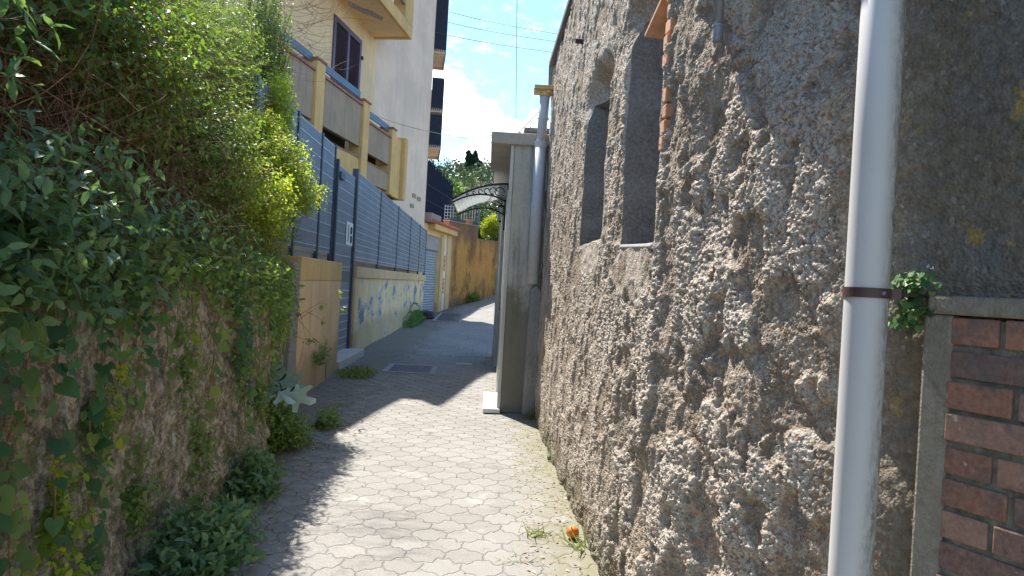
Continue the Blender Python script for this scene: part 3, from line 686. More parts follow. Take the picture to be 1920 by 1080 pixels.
# ------------------------------------------------------------------ left: apartment building
dv = Vector((.177, .984, 0)).normalized(); nv = Vector((dv.y, -dv.x, 0)); ZZ = Vector((0, 0, 1))
K = atY(752, 365, 24); Ob = Vector((K.x, K.y, 0))-nv*2.6
def LB(s, o, z): return Ob+dv*s+nv*o+ZZ*z
def lbox(mb, s0, s1, o0, o1, z0, z1):
    mb.obox(LB((s0+s1)/2, (o0+o1)/2, (z0+z1)/2), dv*(abs(s1-s0)/2), nv*(abs(o1-o0)/2), ZZ*((z1-z0)/2)); return mb
AB = thing('apartment_building', 'cream and ochre apartment block with balconies behind the fence', 'building', LB(0, 0, 0))
m_cream = plaster('cream_render_material', (.80, .625, .49), (.44, .36, .29), .35, bmp=.12, sc=.5)
m_ochw = plaster('pale_ochre_render_material', (.84, .61, .35), (.45, .31, .15), .3, bmp=.12, sc=.6)
m_ochd = plaster('deep_ochre_render_material', (.70, .44, .15), (.30, .19, .08), .45, bmp=.15)
m_conc = plaster('stained_concrete_material', (.36, .26, .17), (.13, .10, .08), .85, bmp=.4, sc=1.2)
m_red = simple('pink_brick_coping_material', (.36, .17, .13), .8, var=.2)
m_purp = simple('dark_violet_shutter_material', (.10, .072, .125), .5, .0, var=.12, bmp=0)
m_navy = simple('navy_railing_material', (.022, .030, .055), .7, bmp=0)
m_rail = simple('slate_blue_rail_material', (.10, .15, .20), .5, .2, var=.1, bmp=0)
FO = 1.3; ws0, ws1, wz0, wz1 = -3.38, -1.12, 7.43, 9.36
# facade with the window hole
mb = MB()
for (a, b_, z0, z1) in [(-11, -6, 0, 9.2), (-6, ws0, 0, 13.6), (ws1, .35, 0, 13.6), (ws0, ws1, 0, wz0), (ws0, ws1, wz1, 13.6)]: lbox(mb, a, b_, FO-.35, FO, z0, z1)
lbox(mb, -6, .3, -7, FO-.36, 13.4, 13.6); lbox(mb, -6.2, -6.01, -7, FO-.36, 9.2, 13.6); lbox(mb, -11, -6.21, -7, FO-.36, 9.0, 9.2); lbox(mb, -11.2, -11.01, -7, FO, 0, 9.2)
mb.build('facade_wall', m_ochw, AB)
WI = MB(); lbox(WI, ws0, ws0+.16, FO-.10, FO+.05, wz0, wz1); lbox(WI, ws1-.16, ws1, FO-.10, FO+.05, wz0, wz1); lbox(WI, ws0+.16, ws1-.16, FO-.10, FO+.05, wz1-.16, wz1); lbox(WI, ws0+.16, ws1-.16, FO-.10, FO+.05, wz0, wz0+.12); lbox(WI, -2.33, -2.17, FO-.10, FO+.06, wz0+.12, wz1-.16)
wi = WI.build('shutter_window', m_purp, AB, bevel=.01)
for (a, b_) in ((ws0+.18, -2.35), (-2.15, ws1-.18)):
    mb = MB(); k = wz0+.16
    lbox(mb, a, b_, FO-.09, FO-.07, wz0+.12, wz1-.16)
    while k < wz1-.22:
        mb.obox(LB((a+b_)/2, FO-.015, k), dv*((b_-a)/2), nv*.045-ZZ*.03, ZZ*.007+nv*.004); k += .085
    mb.build('shutter_leaf', m_purp, wi)
mb = MB(); lbox(mb, ws1, ws1+.08, FO, FO+.09, 8.75, 8.86); mb.build('shutter_hook', m_blk, wi)
# cream block
Cc = atY(797, 390, 29.2); Cc = Vector((Cc.x, Cc.y, 0)); so_ = (Cc-Vector((Ob.x, Ob.y, 0))).dot(dv); oo_ = (Cc-Vector((Ob.x, Ob.y, 0))).dot(nv)
TA = LB(.352, FO-.02, 0); tq = [TA, Cc, Cc+Vector((-.32, 2.6, 0)), Cc+Vector((-.32, 2.6, 0))-nv*7, TA-nv*6]
mb = MB(); mb.extr(tq, (0, 0, 18.5)); mb.build('tower_wall', m_cream, AB, bevel=.02)
td = Vector((-.32, 2.6, 0)).normalized(); tn = Vector((td.y, -td.x, 0))
def tbox(mb, s0, s1, o0, o1, z0, z1): mb.obox(Cc+td*((s0+s1)/2)+tn*((o0+o1)/2)+ZZ*((z0+z1)/2), td*((s1-s0)/2), tn*((o1-o0)/2), ZZ*((z1-z0)/2)); return mb
# upper balcony
ub0, ub1 = -10.1, .10
mb = MB(); lbox(mb, ub0, ub1+.0, .01, 2.50, 9.93, 10.10); mb.build('balcony_slab', m_ochw, AB)
def balcony_beam(zb_, h_):
    mb = MB(); lbox(mb, ub0, ub1, 2.501, 2.62, zb_, zb_+h_); lbox(mb, ub1, ub1+.13, .01, 2.62, zb_, zb_+h_); return mb
balcony_beam(9.88, .42).build('balcony_edge_beam', m_ochd, AB, bevel=.02)
mb = MB(); lbox(mb, ub1-.75, ub1+.131, 2.18, 2.625, 10.302, 11.55); mb.build('balcony_pillar', m_ochd, AB, bevel=.02)
mb = MB(); lbox(mb, -3.4, ub1-.76, 2.5, 2.61, 10.75, 11.55); mb.build('balcony_parapet', m_conc, AB, bevel=.01)
mb = MB(); lbox(mb, -7.5, -3.9, 2.5, 2.61, 10.75, 11.55); lbox(mb, -3.9, -3.4, 2.4, 2.62, 10.302, 11.55); mb.build('balcony_parapet', m_conc, AB, bevel=.01)
# bare patch of fallen render on the balcony soffit
mb = MB(); pts_ = [(1.55, -3.0), (1.75, -2.45), (2.0, -2.2), (2.2, -1.65), (2.08, -1.4), (1.9, -1.75), (1.65, -2.1), (1.45, -2.6)]
mb.extr([LB(b_, a, 9.905) for a, b_ in pts_], (0, 0, .02)); mb.build('spalled_patch', simple('bare_concrete_material', (.42, .40, .38), .9, var=.3, scale=10), AB)
# lower balcony: posts, upper parapet band, gap, lower band, coping, blue handrail
Zt = {'cop': 6.16, 'up0': 5.25, 'gap0': 4.96, 'lo0': 4.40}
mb = MB(); lbox(mb, -13, .0, 0.01, 2.45, 4.30, 4.45); mb.build('balcony_slab', m_ochd, AB)
segs = [(-3.55, -1.42), (-6.75, -4.05), (-9.9, -7.25)]
for i, (a, b_) in enumerate(segs):
    dz_ = 0 if i == 0 else .05
    mb = MB(); lbox(mb, a, b_, 2.46, 2.585, Zt['up0']+dz_, 6.12+dz_*7*(i > 0)); mb.build('parapet_panel', m_conc, AB, bevel=.01)
    mb = MB(); lbox(mb, a-.01, b_+.01, 2.43, 2.63, 6.121+dz_*7, 6.19+dz_*7); mb.build('coping', m_red, AB, bevel=.006)
    mb = MB(); lbox(mb, a, b_, 2.46, 2.585, Zt['lo0'], Zt['gap0']); mb.build('lower_band', m_ochd if i else m_conc, AB, bevel=.01)
    mb = MB(); lbox(mb, a, b_, 2.44, 2.60, Zt['gap0']+.001, Zt['gap0']+.04); mb.build('ledge', m_red, AB)
    mb = MB(); lbox(mb, a, b_, 2.10, 2.14, 4.46, 5.6); mb.build('gap_shade_sheet', m_blk, AB)  # added black sheet standing in for the shade inside the open gap
    mb = MB(); lbox(mb, a+.02, b_-.02, 2.50, 2.54, 6.33+dz_*7, 6.52+dz_*7); mb.build('handrail', m_rail, AB)
for (a, b_, zt_) in [(-4.04, -3.56, 6.62), (-7.24, -6.76, 6.75), (-1.41, -1.05, 6.42)]:
    mb = MB(); lbox(mb, a, b_, 2.25, 2.66, 4.30, zt_); mb.build('balcony_post', m_ochd, AB, bevel=.015)
    mb = MB(); lbox(mb, a-.03, b_+.03, 2.22, 2.69, zt_+.001, zt_+.06); mb.build('post_cap', m_red, AB, bevel=.006)
mb = MB(); lbox(mb, -1.04, -.12, 2.30, 2.56, 4.30, 6.30); mb.build('corner_pillar', m_ochd, AB, bevel=.02)
mb = MB(); lbox(mb, -.11, .16, .01, 2.72, 4.28, 6.42); mb.build('end_pillar', m_ochd, AB, bevel=.05)
# far small balconies of the tower with dark slats
for (za, zb_) in [(11.35, 14.2), (8.85, 10.15), (7.3, 8.6)]:
    bal = MB(); tbox(bal, .25, 2.2, .002, .50, za-.14, za); tbox(bal, 2.2, 2.3, .002, .56, za-.25, zb_)
    bl = bal.build('tower_balcony', m_cream, AB)
    mb = MB(); k = .25
    while k < 2.2: tbox(mb, k, k+.06, .502, .53, za-.12-.12*k, zb_-.1*k); k += .105
    tbox(mb, .22, .249, .02, .50, za+.04, zb_)
    for q_ in range(6): tbox(mb, .20, .215, .04+q_*.08, .07+q_*.08, za-.1, zb_)
    mb.build('railing', m_navy, bl)
# wall fittings low on the tower
fd = (Cc-TA).normalized(); fn = Vector((fd.y, -fd.x, 0))
for (px, py) in [(776, 367), (772, 386), (785, 373)]:
    r_ = ray(px, py); den = r_.x*fd.y-r_.y*fd.x; q = CP+r_*((TA.x*fd.y-TA.y*fd.x)/den); mb = MB(); mb.obox(q+fn*.01, fd*.16, fn*.02, ZZ*.08); mb.build('vent_cover', m_conc, AB)
# building cable with insulator

# ------------------------------------------------------------------ garage, dark slatted screen, orange wall
GA = thing('garage', 'yellow garage with grey roller shutter and tiled eave', 'garage', (-2.5, 32, 0))
ga = Vector((-2.90, 30.3, 0)); gb = Vector((-2.02, 35.0, 0)); gd = (gb-ga).normalized(); gn = Vector((gd.y, -gd.x, 0)); gl = (gb-ga).length
def GB(s, o, z): return ga+gd*s+gn*o+ZZ*z
def gbox(mb, s0, s1, o0, o1, z0, z1): mb.obox(GB((s0+s1)/2, (o0+o1)/2, (z0+z1)/2), gd*((s1-s0)/2), gn*((o1-o0)/2), ZZ*((z1-z0)/2)); return mb
sh0, sh1 = .05, 2.75
mb = MB(); gbox(mb, sh1, gl, -.3, 0, -.1, 4.1); gbox(mb, sh0-.3, sh1, -.3, 0, 3.62, 4.1); gbox(mb, -.4, gl, -5, -.31, 3.9, 4.1); mb.build('wall', m_yel, GA)
mb = MB(); k = 0
while k*.115 < 3.5:
    z0 = .1+k*.115; mb.extr([GB(sh0, -.14, z0), GB(sh0, -.10, z0+.055), GB(sh0, -.14, z0+.11)], gd*(sh1-sh0)); k += 1
gbox(mb, sh0, sh1, -.2, -.142, 0, 3.62); mb.build('roller_shutter', simple('grey_shutter_material', (.34, .37, .40), .5, .2, var=.12), GA)
mb = MB(); gbox(mb, sh0, sh1, -.12, -.03, 2.98, 3.60); mb.build('shutter_box', simple('grey_box_material', (.33, .31, .30), .7), GA)
mb = MB(); gbox(mb, sh1+.05, sh1+.55, .001, .10, -.1, 3.7); gbox(mb, sh1+1.25, gl, .001, .09, -.1, 4.05); mb.build('pilaster', m_och2, GA, bevel=.01)
mb = MB(); gbox(mb, sh1+.56, sh1+1.24, .001, .03, -.1, 3.95); mb.build('panel', m_cream, GA)
mb = MB(); gbox(mb, .6, gl+.05, -.2, .34, 3.86, 4.12); mb.build('eave_beam', m_ochd, GA, bevel=.02)
mb = MB()
for k in range(26):
    s_ = -.1+k*.195; mb.tube([GB(s_, -.3, 4.30), GB(s_, .42, 4.17)], .075, 8)
mb.build('roof_tile', simple('roof_tile_material', (.42, .14, .09), .8, var=.3, scale=12), GA, smooth=True)
mb = MB(); gbox(mb, -.3, 1.4, -.2, .36, 4.13, 4.5); mb.build('parapet', m_roofbrown, GA)
m_rtile = simple('red_ceramic_material', (.42, .10, .08), .5, var=.3, scale=30)
for zz in (1.35, 2.45):
    mb = MB(); gbox(mb, sh1+.72, sh1+1.08, .031, .045, zz-.36, zz+.36); q = mb.build('tile_panel', m_rtile, GA)
    mb = MB()
    for k in range(3): 
        cz_ = zz-.22+.22*k; mb.tube([GB(sh1+.9+.09*math.cos(a), .047, cz_+.08*math.sin(a)) for a in [j*math.pi/3 for j in range(7)]], .014, 4)
    mb.build('tile_ornament', m_cream, q)
# slatted screen
SC = thing('slatted_screen', 'tall dark blue slatted privacy screen above the garage roof', 'fence', (-3.2, 42, 3.9))
a_ = atY(797, 295, 38.); b2 = atY(849, 350, 46)
n_s = 46; mbs = MB(); 
for k in range(n_s):
    u = k/(n_s-1); P = Vector((a_.x-.15, a_.y, 0)).lerp(Vector((b2.x, b2.y, 0)), u); ztop = 8.45-.55*u + (.22 if k % 2 else 0) + .1*math.sin(k*1.3)
    mbs.obox(P+ZZ*(ztop+3.9)/2, gd*.045, gn*.012, ZZ*((ztop-3.9)/2))
mbs.build('slat', simple('navy_slat_material', (.018, .024, .045), .9, bmp=0, spec=.05), SC)
mb = MB()
for zr_ in (5.2, 6.1, 7.0):
    A_ = Vector((a_.x-.15, a_.y, zr_)); B_ = Vector((b2.x, b2.y, zr_)); mb.tube([A_-gn*.03, B_-gn*.03], .03, 4)
    for k in range(30):
        mb.obox(A_.lerp(B_, (k+.5)/30)+gn*.02, gd*.02, gn*.004, ZZ*.012)
mb.build('rail', m_zinc, SC)

OW = thing('retaining_wall', 'stained orange retaining wall closing the far end of the alley', 'wall', (0, 37, 0))
m, nt, bs = newmat('orange_roughcast_material'); p = nt.geo(); z_ = nt.sep(p)
c_ = nt.mix(nt.noise(p, 2.5, 6, .65), (.46, .215, .055), (.64, .32, .08))
stn = nt.noise(nt.scale(p, 1.5, 1.5, .55), 1, 6, .7); c_ = nt.mix(nt.ss(stn, .46, .64, 0, .8), c_, (.15, .075, .04))
hh = nt.m('ADD', z_[2], nt.m('MULTIPLY', nt.noise(nt.scale(p, 3, 3, 1), 1, 5, .7), 2.2)); c_ = nt.mix(nt.ss(hh, 4.4, 5.3, 0, .75), c_, (.15, .095, .065))
c_ = nt.mix(nt.ss(hh, 1.5, 1.9, .7, 0), c_, (.14, .10, .06))
nt.put(bs.inputs['Base Color'], c_); bs.inputs['Roughness'].default_value = .95
bump(nt, bs, nt.m('ADD', nt.voro(p, 9), nt.noise(p, 25, 5, .7)), 1.0, .05); m_or = m
pts_o = [(-2.10, 35.0), (-1.6, 36.2), (-1.05, 37.0), (-.70, 37.5)]; 
mb = MB()
for a, b_ in zip(pts_o[:-1], pts_o[1:]): mb.wallseg(a, b_, .35, -.1, 4.62)
pts_p = [(-.70, 37.5), (.2, 38.6), (1.6, 40), (6, 42)]
for a, b_ in zip(pts_p[:-1], pts_p[1:]): mb.wallseg(a, b_, .35, -.1, 3.98)
mb.build('wall_body', m_or, OW)
mb = MB()
for a, b_ in zip(pts_o[:-1], pts_o[1:]): mb.wallseg((a[0]+.02, a[1]-.04), (b_[0]+.02, b_[1]-.04), .42, 4.621, 4.67)
mb.build('coping', m_roofbrown, OW)
# terrace behind the orange wall (retained earth)
mb = MB(); mb.extr([(-9, 35.6, 3.85), (-2.0, 35.55, 3.85), (-.9, 37.6, 3.85), (.1, 38.9, 3.85), (1.5, 40.3, 3.85), (6, 42.3, 3.85), (14, 46, 3.85), (14, 62, 3.85), (-9, 62, 3.85)], (0, 0, .05)); o = mb.build('terrace_ground', m_soil); o['kind'] = 'structure'

RL = thing('terrace_railing', 'thin dark iron railing along the top of the orange wall', 'railing', (-1.4, 36.8, 4.67))
mb = MB(); A_ = Vector((-2.2, 35.3, 0)); B_ = Vector((-.72, 37.75, 0))
for k in range(26):
    P = A_.lerp(B_, k/25); mb.tube([P+ZZ*4.6, P+ZZ*5.75], .012, 4)
mb.build('bar', m_blk, RL); mb = MB()
for zz in (4.78, 5.72): mb.tube([A_+ZZ*zz, B_+ZZ*zz], .018, 4)
mb.build('rail', m_blk, RL); mb = MB(); mb.tube([B_+ZZ*4.5, B_+ZZ*6.0], .055, 8); mb.build('end_post', m_rail, RL)
pp = atY(879, 424, 37.9)
PO = thing('flower_pot', 'terracotta flower pot standing behind the terrace railing', 'pot', (pp.x, 38.0, 4.67))
mb = MB(); mb.box(pp.x-.3, pp.x+.3, 37.75, 38.25, 3.9, 4.60); mb.build('plinth', m_slab, PO)
mb = MB(); mb.tube([(pp.x, 38.0, z) for z in (4.601, 4.95, 4.96, 5.02)], .2, 20, rs=[.15, .22, .25, .25]); mb.build('pot_body', m_terra, PO, smooth=False)
# low shed with pantiled edge beyond the railing
SH = thing('garden_shed', 'low shed with red tiled eave and white lattice window behind the railing', 'shed', (-1.6, 44, 3.9))
mb = MB(); mb.box(-3.4, -.9, 44, 47, 3.9, 5.55); mb.build('wall', simple('dim_shed_material', (.14, .15, .15), .9), SH)
mb = MB()
for k in range(20): mb.tube([(-3.45+k*.13, 43.8, 5.05), (-3.45+k*.13, 44.3, 5.17)], .06, 6)
mb.build('roof_tile', simple('pink_tile_material', (.50, .19, .15), .8, var=.4, scale=9), SH)
mb = MB()
for k in range(5): mb.box(-3.0+k*.18, -2.97+k*.18, 43.96, 43.99, 5.5, 6.4)
for k in range(5): mb.box(-3.05, -2.22, 43.93, 43.955, 5.5+k*.2, 5.53+k*.2)
mb.build('window_lattice', simple('white_lattice_material', (.8, .8, .8), .6, var=.03), SH)
mb = MB()
for k in range(7): mb.box(-1.95+k*.17, -1.90+k*.17, 43.96, 43.99, 5.5, 6.35)
mb.build('baluster', simple('pale_baluster_material', (.7, .66, .62), .6), SH)

# ------------------------------------------------------------------ street ironwork
m_grate = simple('drain_iron_material', (.10, .10, .115), .55, .5, var=.2)
def zg(x, y): return float(gz(x, y))+.006
def drain(x0, x1, y0, y1, nb, label, bars_along_y=True):
    z0 = zg((x0+x1)/2, (y0+y1)/2)+.004; t_ = thing('drain_grate', label, 'drain', ((x0+x1)/2, (y0+y1)/2, z0)); sl = (zg((x0+x1)/2, y1)-zg((x0+x1)/2, y0))/(y1-y0)
    def zz(y): return z0+sl*(y-(y0+y1)/2)
    mb = MB(); w_ = .09
    for (a, b_, c_, d_) in ((x0-w_, x1+w_, y0-w_, y0), (x0-w_, x1+w_, y1, y1+w_), (x0-w_, x0, y0, y1), (x1, x1+w_, y0, y1)):
        mb.obox(((a+b_)/2, (c_+d_)/2, zz((c_+d_)/2)), ((b_-a)/2, 0, 0), (0, (d_-c_)/2, sl*(d_-c_)/2), (0, 0, .012))
    mb.build('concrete_frame', simple('drain_frame_material', (.30, .29, .27), .9, var=.15), t_)
    mb = MB(); mb.obox(((x0+x1)/2, (y0+y1)/2, z0-.004), ((x1-x0)/2, 0, 0), (0, (y1-y0)/2, sl*(y1-y0)/2), (0, 0, .004)); mb.build('pit_plate', simple('pit_dark_material', (.035, .035, .04), .9, bmp=0), t_)
    mb = MB()
    for i in range(nb):
        xx_ = x0+(x1-x0)*(i+.5)/nb; mb.obox((xx_, (y0+y1)/2, z0+.008), ((x1-x0)/nb*.28, 0, 0), (0, (y1-y0)/2, sl*(y1-y0)/2), (0, 0, .006))
    for j in range(7):
        yj = y0+(y1-y0)*(j+.5)/7; mb.obox(((x0+x1)/2, yj, zz(yj)+.0085), ((x1-x0)/2, 0, 0), (0, .018, 0), (0, 0, .0062))
    mb.build('grate', m_grate, t_)
drain(-1.63, -.92, 11.9, 12.75, 16, 'iron drain grate with pale frame in the shaded paving')
drain(-1.95, -1.05, 26.6, 30.6, 9, 'far iron drain grate across the rising street')
mb = MB(); z0 = zg(-.38, 13.55); mb.box(-.54, -.23, 13.42, 13.68, z0-.005, z0+.006); o = mb.build('valve_cover', simple('cover_cement_material', (.40, .38, .34), .8), origin=(-.38, 13.55, z0)); tag(o, 'small pale rectangular cover set in the paving', 'cover')
q = atZ(806, 594, .0); q = Vector((-2.45, 28.2, zg(-2.4, 28.2)))
mb = MB(); mb.tube([q+Vector((0, 0, z)) for z in (-.02, .06, .22, .30, .33)], .3, 9, rs=[.30, .34, .32, .24, .1]); o = mb.build('dark_stone', simple('black_stone_material', (.03, .03, .032), .9, var=.3), origin=q, bevel=.02)
o.scale = (1, 1.3, 1); tag(o, 'squat dark boulder at the corner of the yellow wall', 'stone')

# orange on the ground
q = atZ(1073, 1012, .0); zo = zg(q.x, q.y)
bm = bmesh.new(); bmesh.ops.create_uvsphere(bm, u_segments=32, v_segments=20, radius=.041)
for v in bm.verts: v.co.z *= .94; v.co *= 1+.012*math.sin(v.co.x*90)*math.cos(v.co.z*80)
me = bpy.data.meshes.new('orange'); bm.to_mesh(me); bm.free()
m, nt, bs = newmat('orange_peel_material'); p = nt.geo()
nt.put(bs.inputs['Base Color'], nt.mix(nt.ss(nt.noise(p, 30, 4, .6), .45, .7), (.80, .22, .012), (.50, .13, .02))); bs.inputs['Roughness'].default_value = .5
bump(nt, bs, nt.voro(p, 320), .5, .002)
OR = link('orange', me, m, None, True); OR.location = (q.x, q.y, zo+.038); tag(OR, 'single orange fruit lying on the paving by the rough wall', 'fruit')
mb = MB(); mb.tube([(q.x-.012, q.y-.02, zo+.074), (q.x-.013, q.y-.022, zo+.079)], .005, 7); st_ = mb.build('stem_scar', simple('stem_scar_material', (.22, .14, .05), .9), OR)

# ------------------------------------------------------------------ overhead wires
m_wire = simple('wire_material', (.03, .035, .045), .6, bmp=0)
def wire(pa_, pb_, r_, label, sag=.1, grp=None, name='overhead_wire'):
    r_ = r_*.62
    pts = []
    for i in range(13):
        u = i/12; P = Vector(pa_).lerp(Vector(pb_), u); P.z -= sag*4*u*(1-u); pts.append(P)
    mb = MB(); mb.tube(pts, r_, 5); o = mb.build(name, m_wire, origin=pa_); return tag(o, label, 'wire', grp)
wire(atY(842, 22, 26), atY(1075, 68, 12), .012, 'uppermost of the three thin wires crossing the blue sky', .05, 'wires crossing the sky')
wire(atY(838, 41, 26), atY(1068, 81, 12), .012, 'middle of the three thin wires crossing the blue sky', .05, 'wires crossing the sky')
wire(atY(815, 60, 26), atY(1062, 101, 12), .012, 'lowest of the three thin wires crossing the blue sky', .05, 'wires crossing the sky')
wire(atY(823, 235, 28), atY(932, 256, 9.4), .011, 'upper of the twin wires running to the roof slab', .02, 'wires to the roof slab')
wire(atY(823, 239, 28), atY(934, 259, 9.5), .011, 'lower of the twin wires running to the roof slab', .02, 'wires to the roof slab')
wire(atY(700, 214, 24), atY(930, 268, 9.6), .008, 'single wire running from the cream block to the roof slab underside', .1, 'wires to the roof slab')
wire(atY(970, -60, 9.0), atY(967, 252, 9.1), .006, 'taut wire dropping almost vertically to the roof slab', .0)
wire(atY(968, 253, 9.2), atY(1020, 200, 8.6), .010, 'upper slanting cable between the roof slab and the hopper pipe', .0, 'slanting cables')
wire(atY(983, 252, 9.2), atY(1016, 213, 8.6), .010, 'lower slanting cable between the roof slab and the hopper pipe', .0, 'slanting cables')
wire(atY(968, 252, 9.15), atY(978, 250, 9.15), .03, 'small dark cable anchor on the front edge of the roof slab', 0, None, 'cable_anchor')['category'] = 'anchor'

exec_plants = True
# ------------------------------------------------------------------ left: overgrown stone wall and bank
m, nt, bs = newmat('eroded_stone_material'); p = nt.geo()
n_a = nt.noise(nt.scale(p, 1.5, 1.5, .8), 2.2, 7, .7); cell = nt.voro(nt.vm('ADD', p, nt.scale(nt.noise(p, 3, 3, .6, col=True), .3, .3, .3)), 4.2, 'F1', 'Color')
c_ = nt.ramp(n_a, [(.3, (.14, .12, .09)), (.5, (.30, .265, .21)), (.7, (.48, .44, .37))])
c_ = nt.mix(nt.m('MULTIPLY', nt.ss(nt.sep(cell)[0], .78, .82), .6), c_, (.34, .235, .14)); c_ = nt.mix(nt.m('MULTIPLY', nt.ss(nt.sep(cell)[1], .82, .86), .6), c_, (.25, .245, .235))
stri = nt.noise(nt.scale(p, 24, 24, 12), 1, 6, .7)
c_ = nt.mix(.7, c_, nt.ramp(stri, [(.36, (.045, .034, .022)), (.48, (.22, .175, .115)), (.62, (.58, .51, .40))]))
c_ = nt.mix(nt.m('MULTIPLY', nt.ss(nt.noise(p, 70, 4, .8), .55, .62), .5), c_, (.62, .57, .47))
c_ = nt.mix(nt.m('MULTIPLY', nt.ss(nt.noise(p, 7, 7, .75), .52, .58), .65), c_, (.11, .14, .035))
nt.put(bs.inputs['Base Color'], c_); bs.inputs['Roughness'].default_value = .95; bs.inputs['Specular IOR Level'].default_value = .15
bs.inputs['Specular IOR Level'].default_value = .03
bump(nt, bs, nt.m('ADD', nt.noise(p, 45, 5, .7), nt.m('MULTIPLY', nt.voro(p, 26), .6)), .8, .010); m_st = m
yl = np.concatenate([np.arange(.2, 1.4, .03), np.geomspace(1.4, 8.35, 560)]); zl = np.linspace(-.1, 1.62, 230); YY, ZZg = np.meshgrid(yl, zl); XX = WLx(YY)
cells = worley(YY*3.3+.3*fbm(YY*5, ZZg*5, 3), ZZg*4.6, 12)
disp = .07*(fbm(YY*1.6, ZZg*1.3, 30, 3)-.5)+.07*(fbm(YY*7, ZZg*3.2, 31, 4, .6)-.5)+.06*(np.clip(.7-cells, 0, 1))+.045*fbm(YY*24, ZZg*11, 33, 4, .65)+.02*(1-worley(YY*34, ZZg*26, 34))
disp += .10*(1-sstep(ZZg, 0, .55))*fbm(YY*3, ZZg*2, 40, 3)
XX = XX+disp-.02-.05*sstep(ZZg, 1.3, 1.62)
SW = thing('stone_wall', 'crumbling brown rubble wall draped in ivy along the left of the alley', 'wall', (-1.8, 4, 0))
mesh_np('wall_face', np.stack([XX, YY, ZZg], -1).reshape(-1, 3), [grid_faces(len(zl), len(yl))], m_st, SW, smooth=False)
mb = MB(); ysb = [.2, 2.2, 3.6, 5.6, 8.0, 8.35]
for a, b_ in zip(ysb[:-1], ysb[1:]): mb.wallseg((float(WLx(a))-.06, a), (float(WLx(b_))-.06, b_), .45, -.1, 1.56)
mb.build('wall_core', m_st, SW)
# bank of earth behind
us = np.linspace(0, 1, 24); ybk = np.linspace(-3, 8.3, 90); U, YB = np.meshgrid(us, ybk)
off = np.interp(U, [0, .15, .45, .7, 1], [.10, .5, 1.1, 1.9, 9]); zz_ = np.interp(U, [0, .15, .45, .7, 1], [1.5, 1.9, 3.1, 4.0, 5.2])
fade = np.interp(YB, [-3, 6.6, 8.3], [1, 1, .35]); zz_ = 1.5+(zz_-1.5)*fade+.35*(fbm(U*9, YB*1.5, 50, 3)-.5)
bank = mesh_np('bank', np.stack([WLx(YB)-off+.3*(fbm(U*7, YB*2, 51)-.5)*(U > .01), YB, zz_], -1).reshape(-1, 3), [grid_faces(len(ybk), len(us))], m_soil, smooth=True); bank['kind'] = 'structure'

# ------------------------------------------------------------------ plants
def leafmat(name, cols, trans=.35, rough=.5, spec=.4, veins=True):
    m, nt, bs = newmat(name); at = nt.new('ShaderNodeAttribute', attribute_name='tint').outputs['Fac']; p = nt.geo()
    f = nt.m('ADD', nt.m('MULTIPLY', at, .8), nt.m('MULTIPLY', nt.noise(p, 25, 3, .6), .25))
    c_ = nt.ramp(f, [(i/(len(cols)-1), c) for i, c in enumerate(cols)])
    nt.put(bs.inputs['Base Color'], c_); bs.inputs['Roughness'].default_value = rough; bs.inputs['Specular IOR Level'].default_value = spec
    tr = nt.new('ShaderNodeBsdfTranslucent'); nt.put(tr.inputs[0], nt.mix(1.0, c_, (1.5, 1.6, .7), 'MULTIPLY'))
    mx = nt.new('ShaderNodeMixShader'); mx.inputs[0].default_value = trans
    nt.l.new(bs.outputs[0], mx.inputs[1]); nt.l.new(tr.outputs[0], mx.inputs[2]); nt.l.new(mx.outputs[0], m.node_tree.nodes['Material Output'].inputs[0]); return m
ML = {
 'nettle': leafmat('nettle_leaf_material', [(0.072, 0.150, 0.072), (0.111, 0.208, 0.098), (0.163, 0.260, 0.117), (0.234, 0.312, 0.104)]),
 'dark': leafmat('ivy_leaf_material', [(0.034, 0.101, 0.041), (0.061, 0.149, 0.054), (0.101, 0.203, 0.061), (0.216, 0.270, 0.054)]),
 'mid': leafmat('hedge_leaf_material', [(0.081, 0.149, 0.041), (0.135, 0.223, 0.054), (0.203, 0.297, 0.068), (0.297, 0.338, 0.081)]),
 'bright': leafmat('creeper_leaf_material', [(0.110, 0.187, 0.028), (0.220, 0.319, 0.039), (0.374, 0.440, 0.055), (0.550, 0.506, 0.066)], .55),
 'fern': leafmat('feathery_frond_material', [(0.120, 0.180, 0.036), (0.180, 0.252, 0.054), (0.264, 0.336, 0.072), (0.336, 0.360, 0.096)], .5),
 'fig': leafmat('broad_leaf_material', [(.10, .20, .13), (.20, .30, .22), (.42, .50, .42)], .2, .3, .7),
 'tree': leafmat('tree_leaf_material', [(0.036, 0.074, 0.024), (0.060, 0.114, 0.034), (0.102, 0.168, 0.048), (0.144, 0.204, 0.060)], .25),
 'woods': leafmat('woodland_leaf_material', [(0.026, 0.054, 0.030), (0.050, 0.084, 0.040), (0.084, 0.120, 0.050), (0.120, 0.144, 0.060)], .2),
 'darktree': leafmat('cypress_leaf_material', [(0.017, 0.038, 0.022), (0.026, 0.058, 0.031), (0.042, 0.078, 0.036)], .1),
 'yellow': leafmat('golden_bush_material', [(0.144, 0.204, 0.030), (0.312, 0.360, 0.042), (0.504, 0.480, 0.048)], .35),
 'grass': leafmat('grass_blade_material', [(0.108, 0.168, 0.036), (0.180, 0.240, 0.060), (0.312, 0.300, 0.120)], .3),
 'straw': leafmat('dry_leaf_material', [(0.192, 0.120, 0.060), (0.336, 0.228, 0.120), (0.432, 0.348, 0.204)], .1),
 'petal': leafmat('petal_material', [(0.720, 0.600, 0.780), (0.900, 0.780, 0.960)], .2),
}
m_stem = simple('green_stem_material', (0.144, 0.144, 0.054), .8, bmp=0); m_twig = simple('brown_twig_material', (0.312, 0.180, 0.102), .9, bmp=0, var=.35, scale=20)
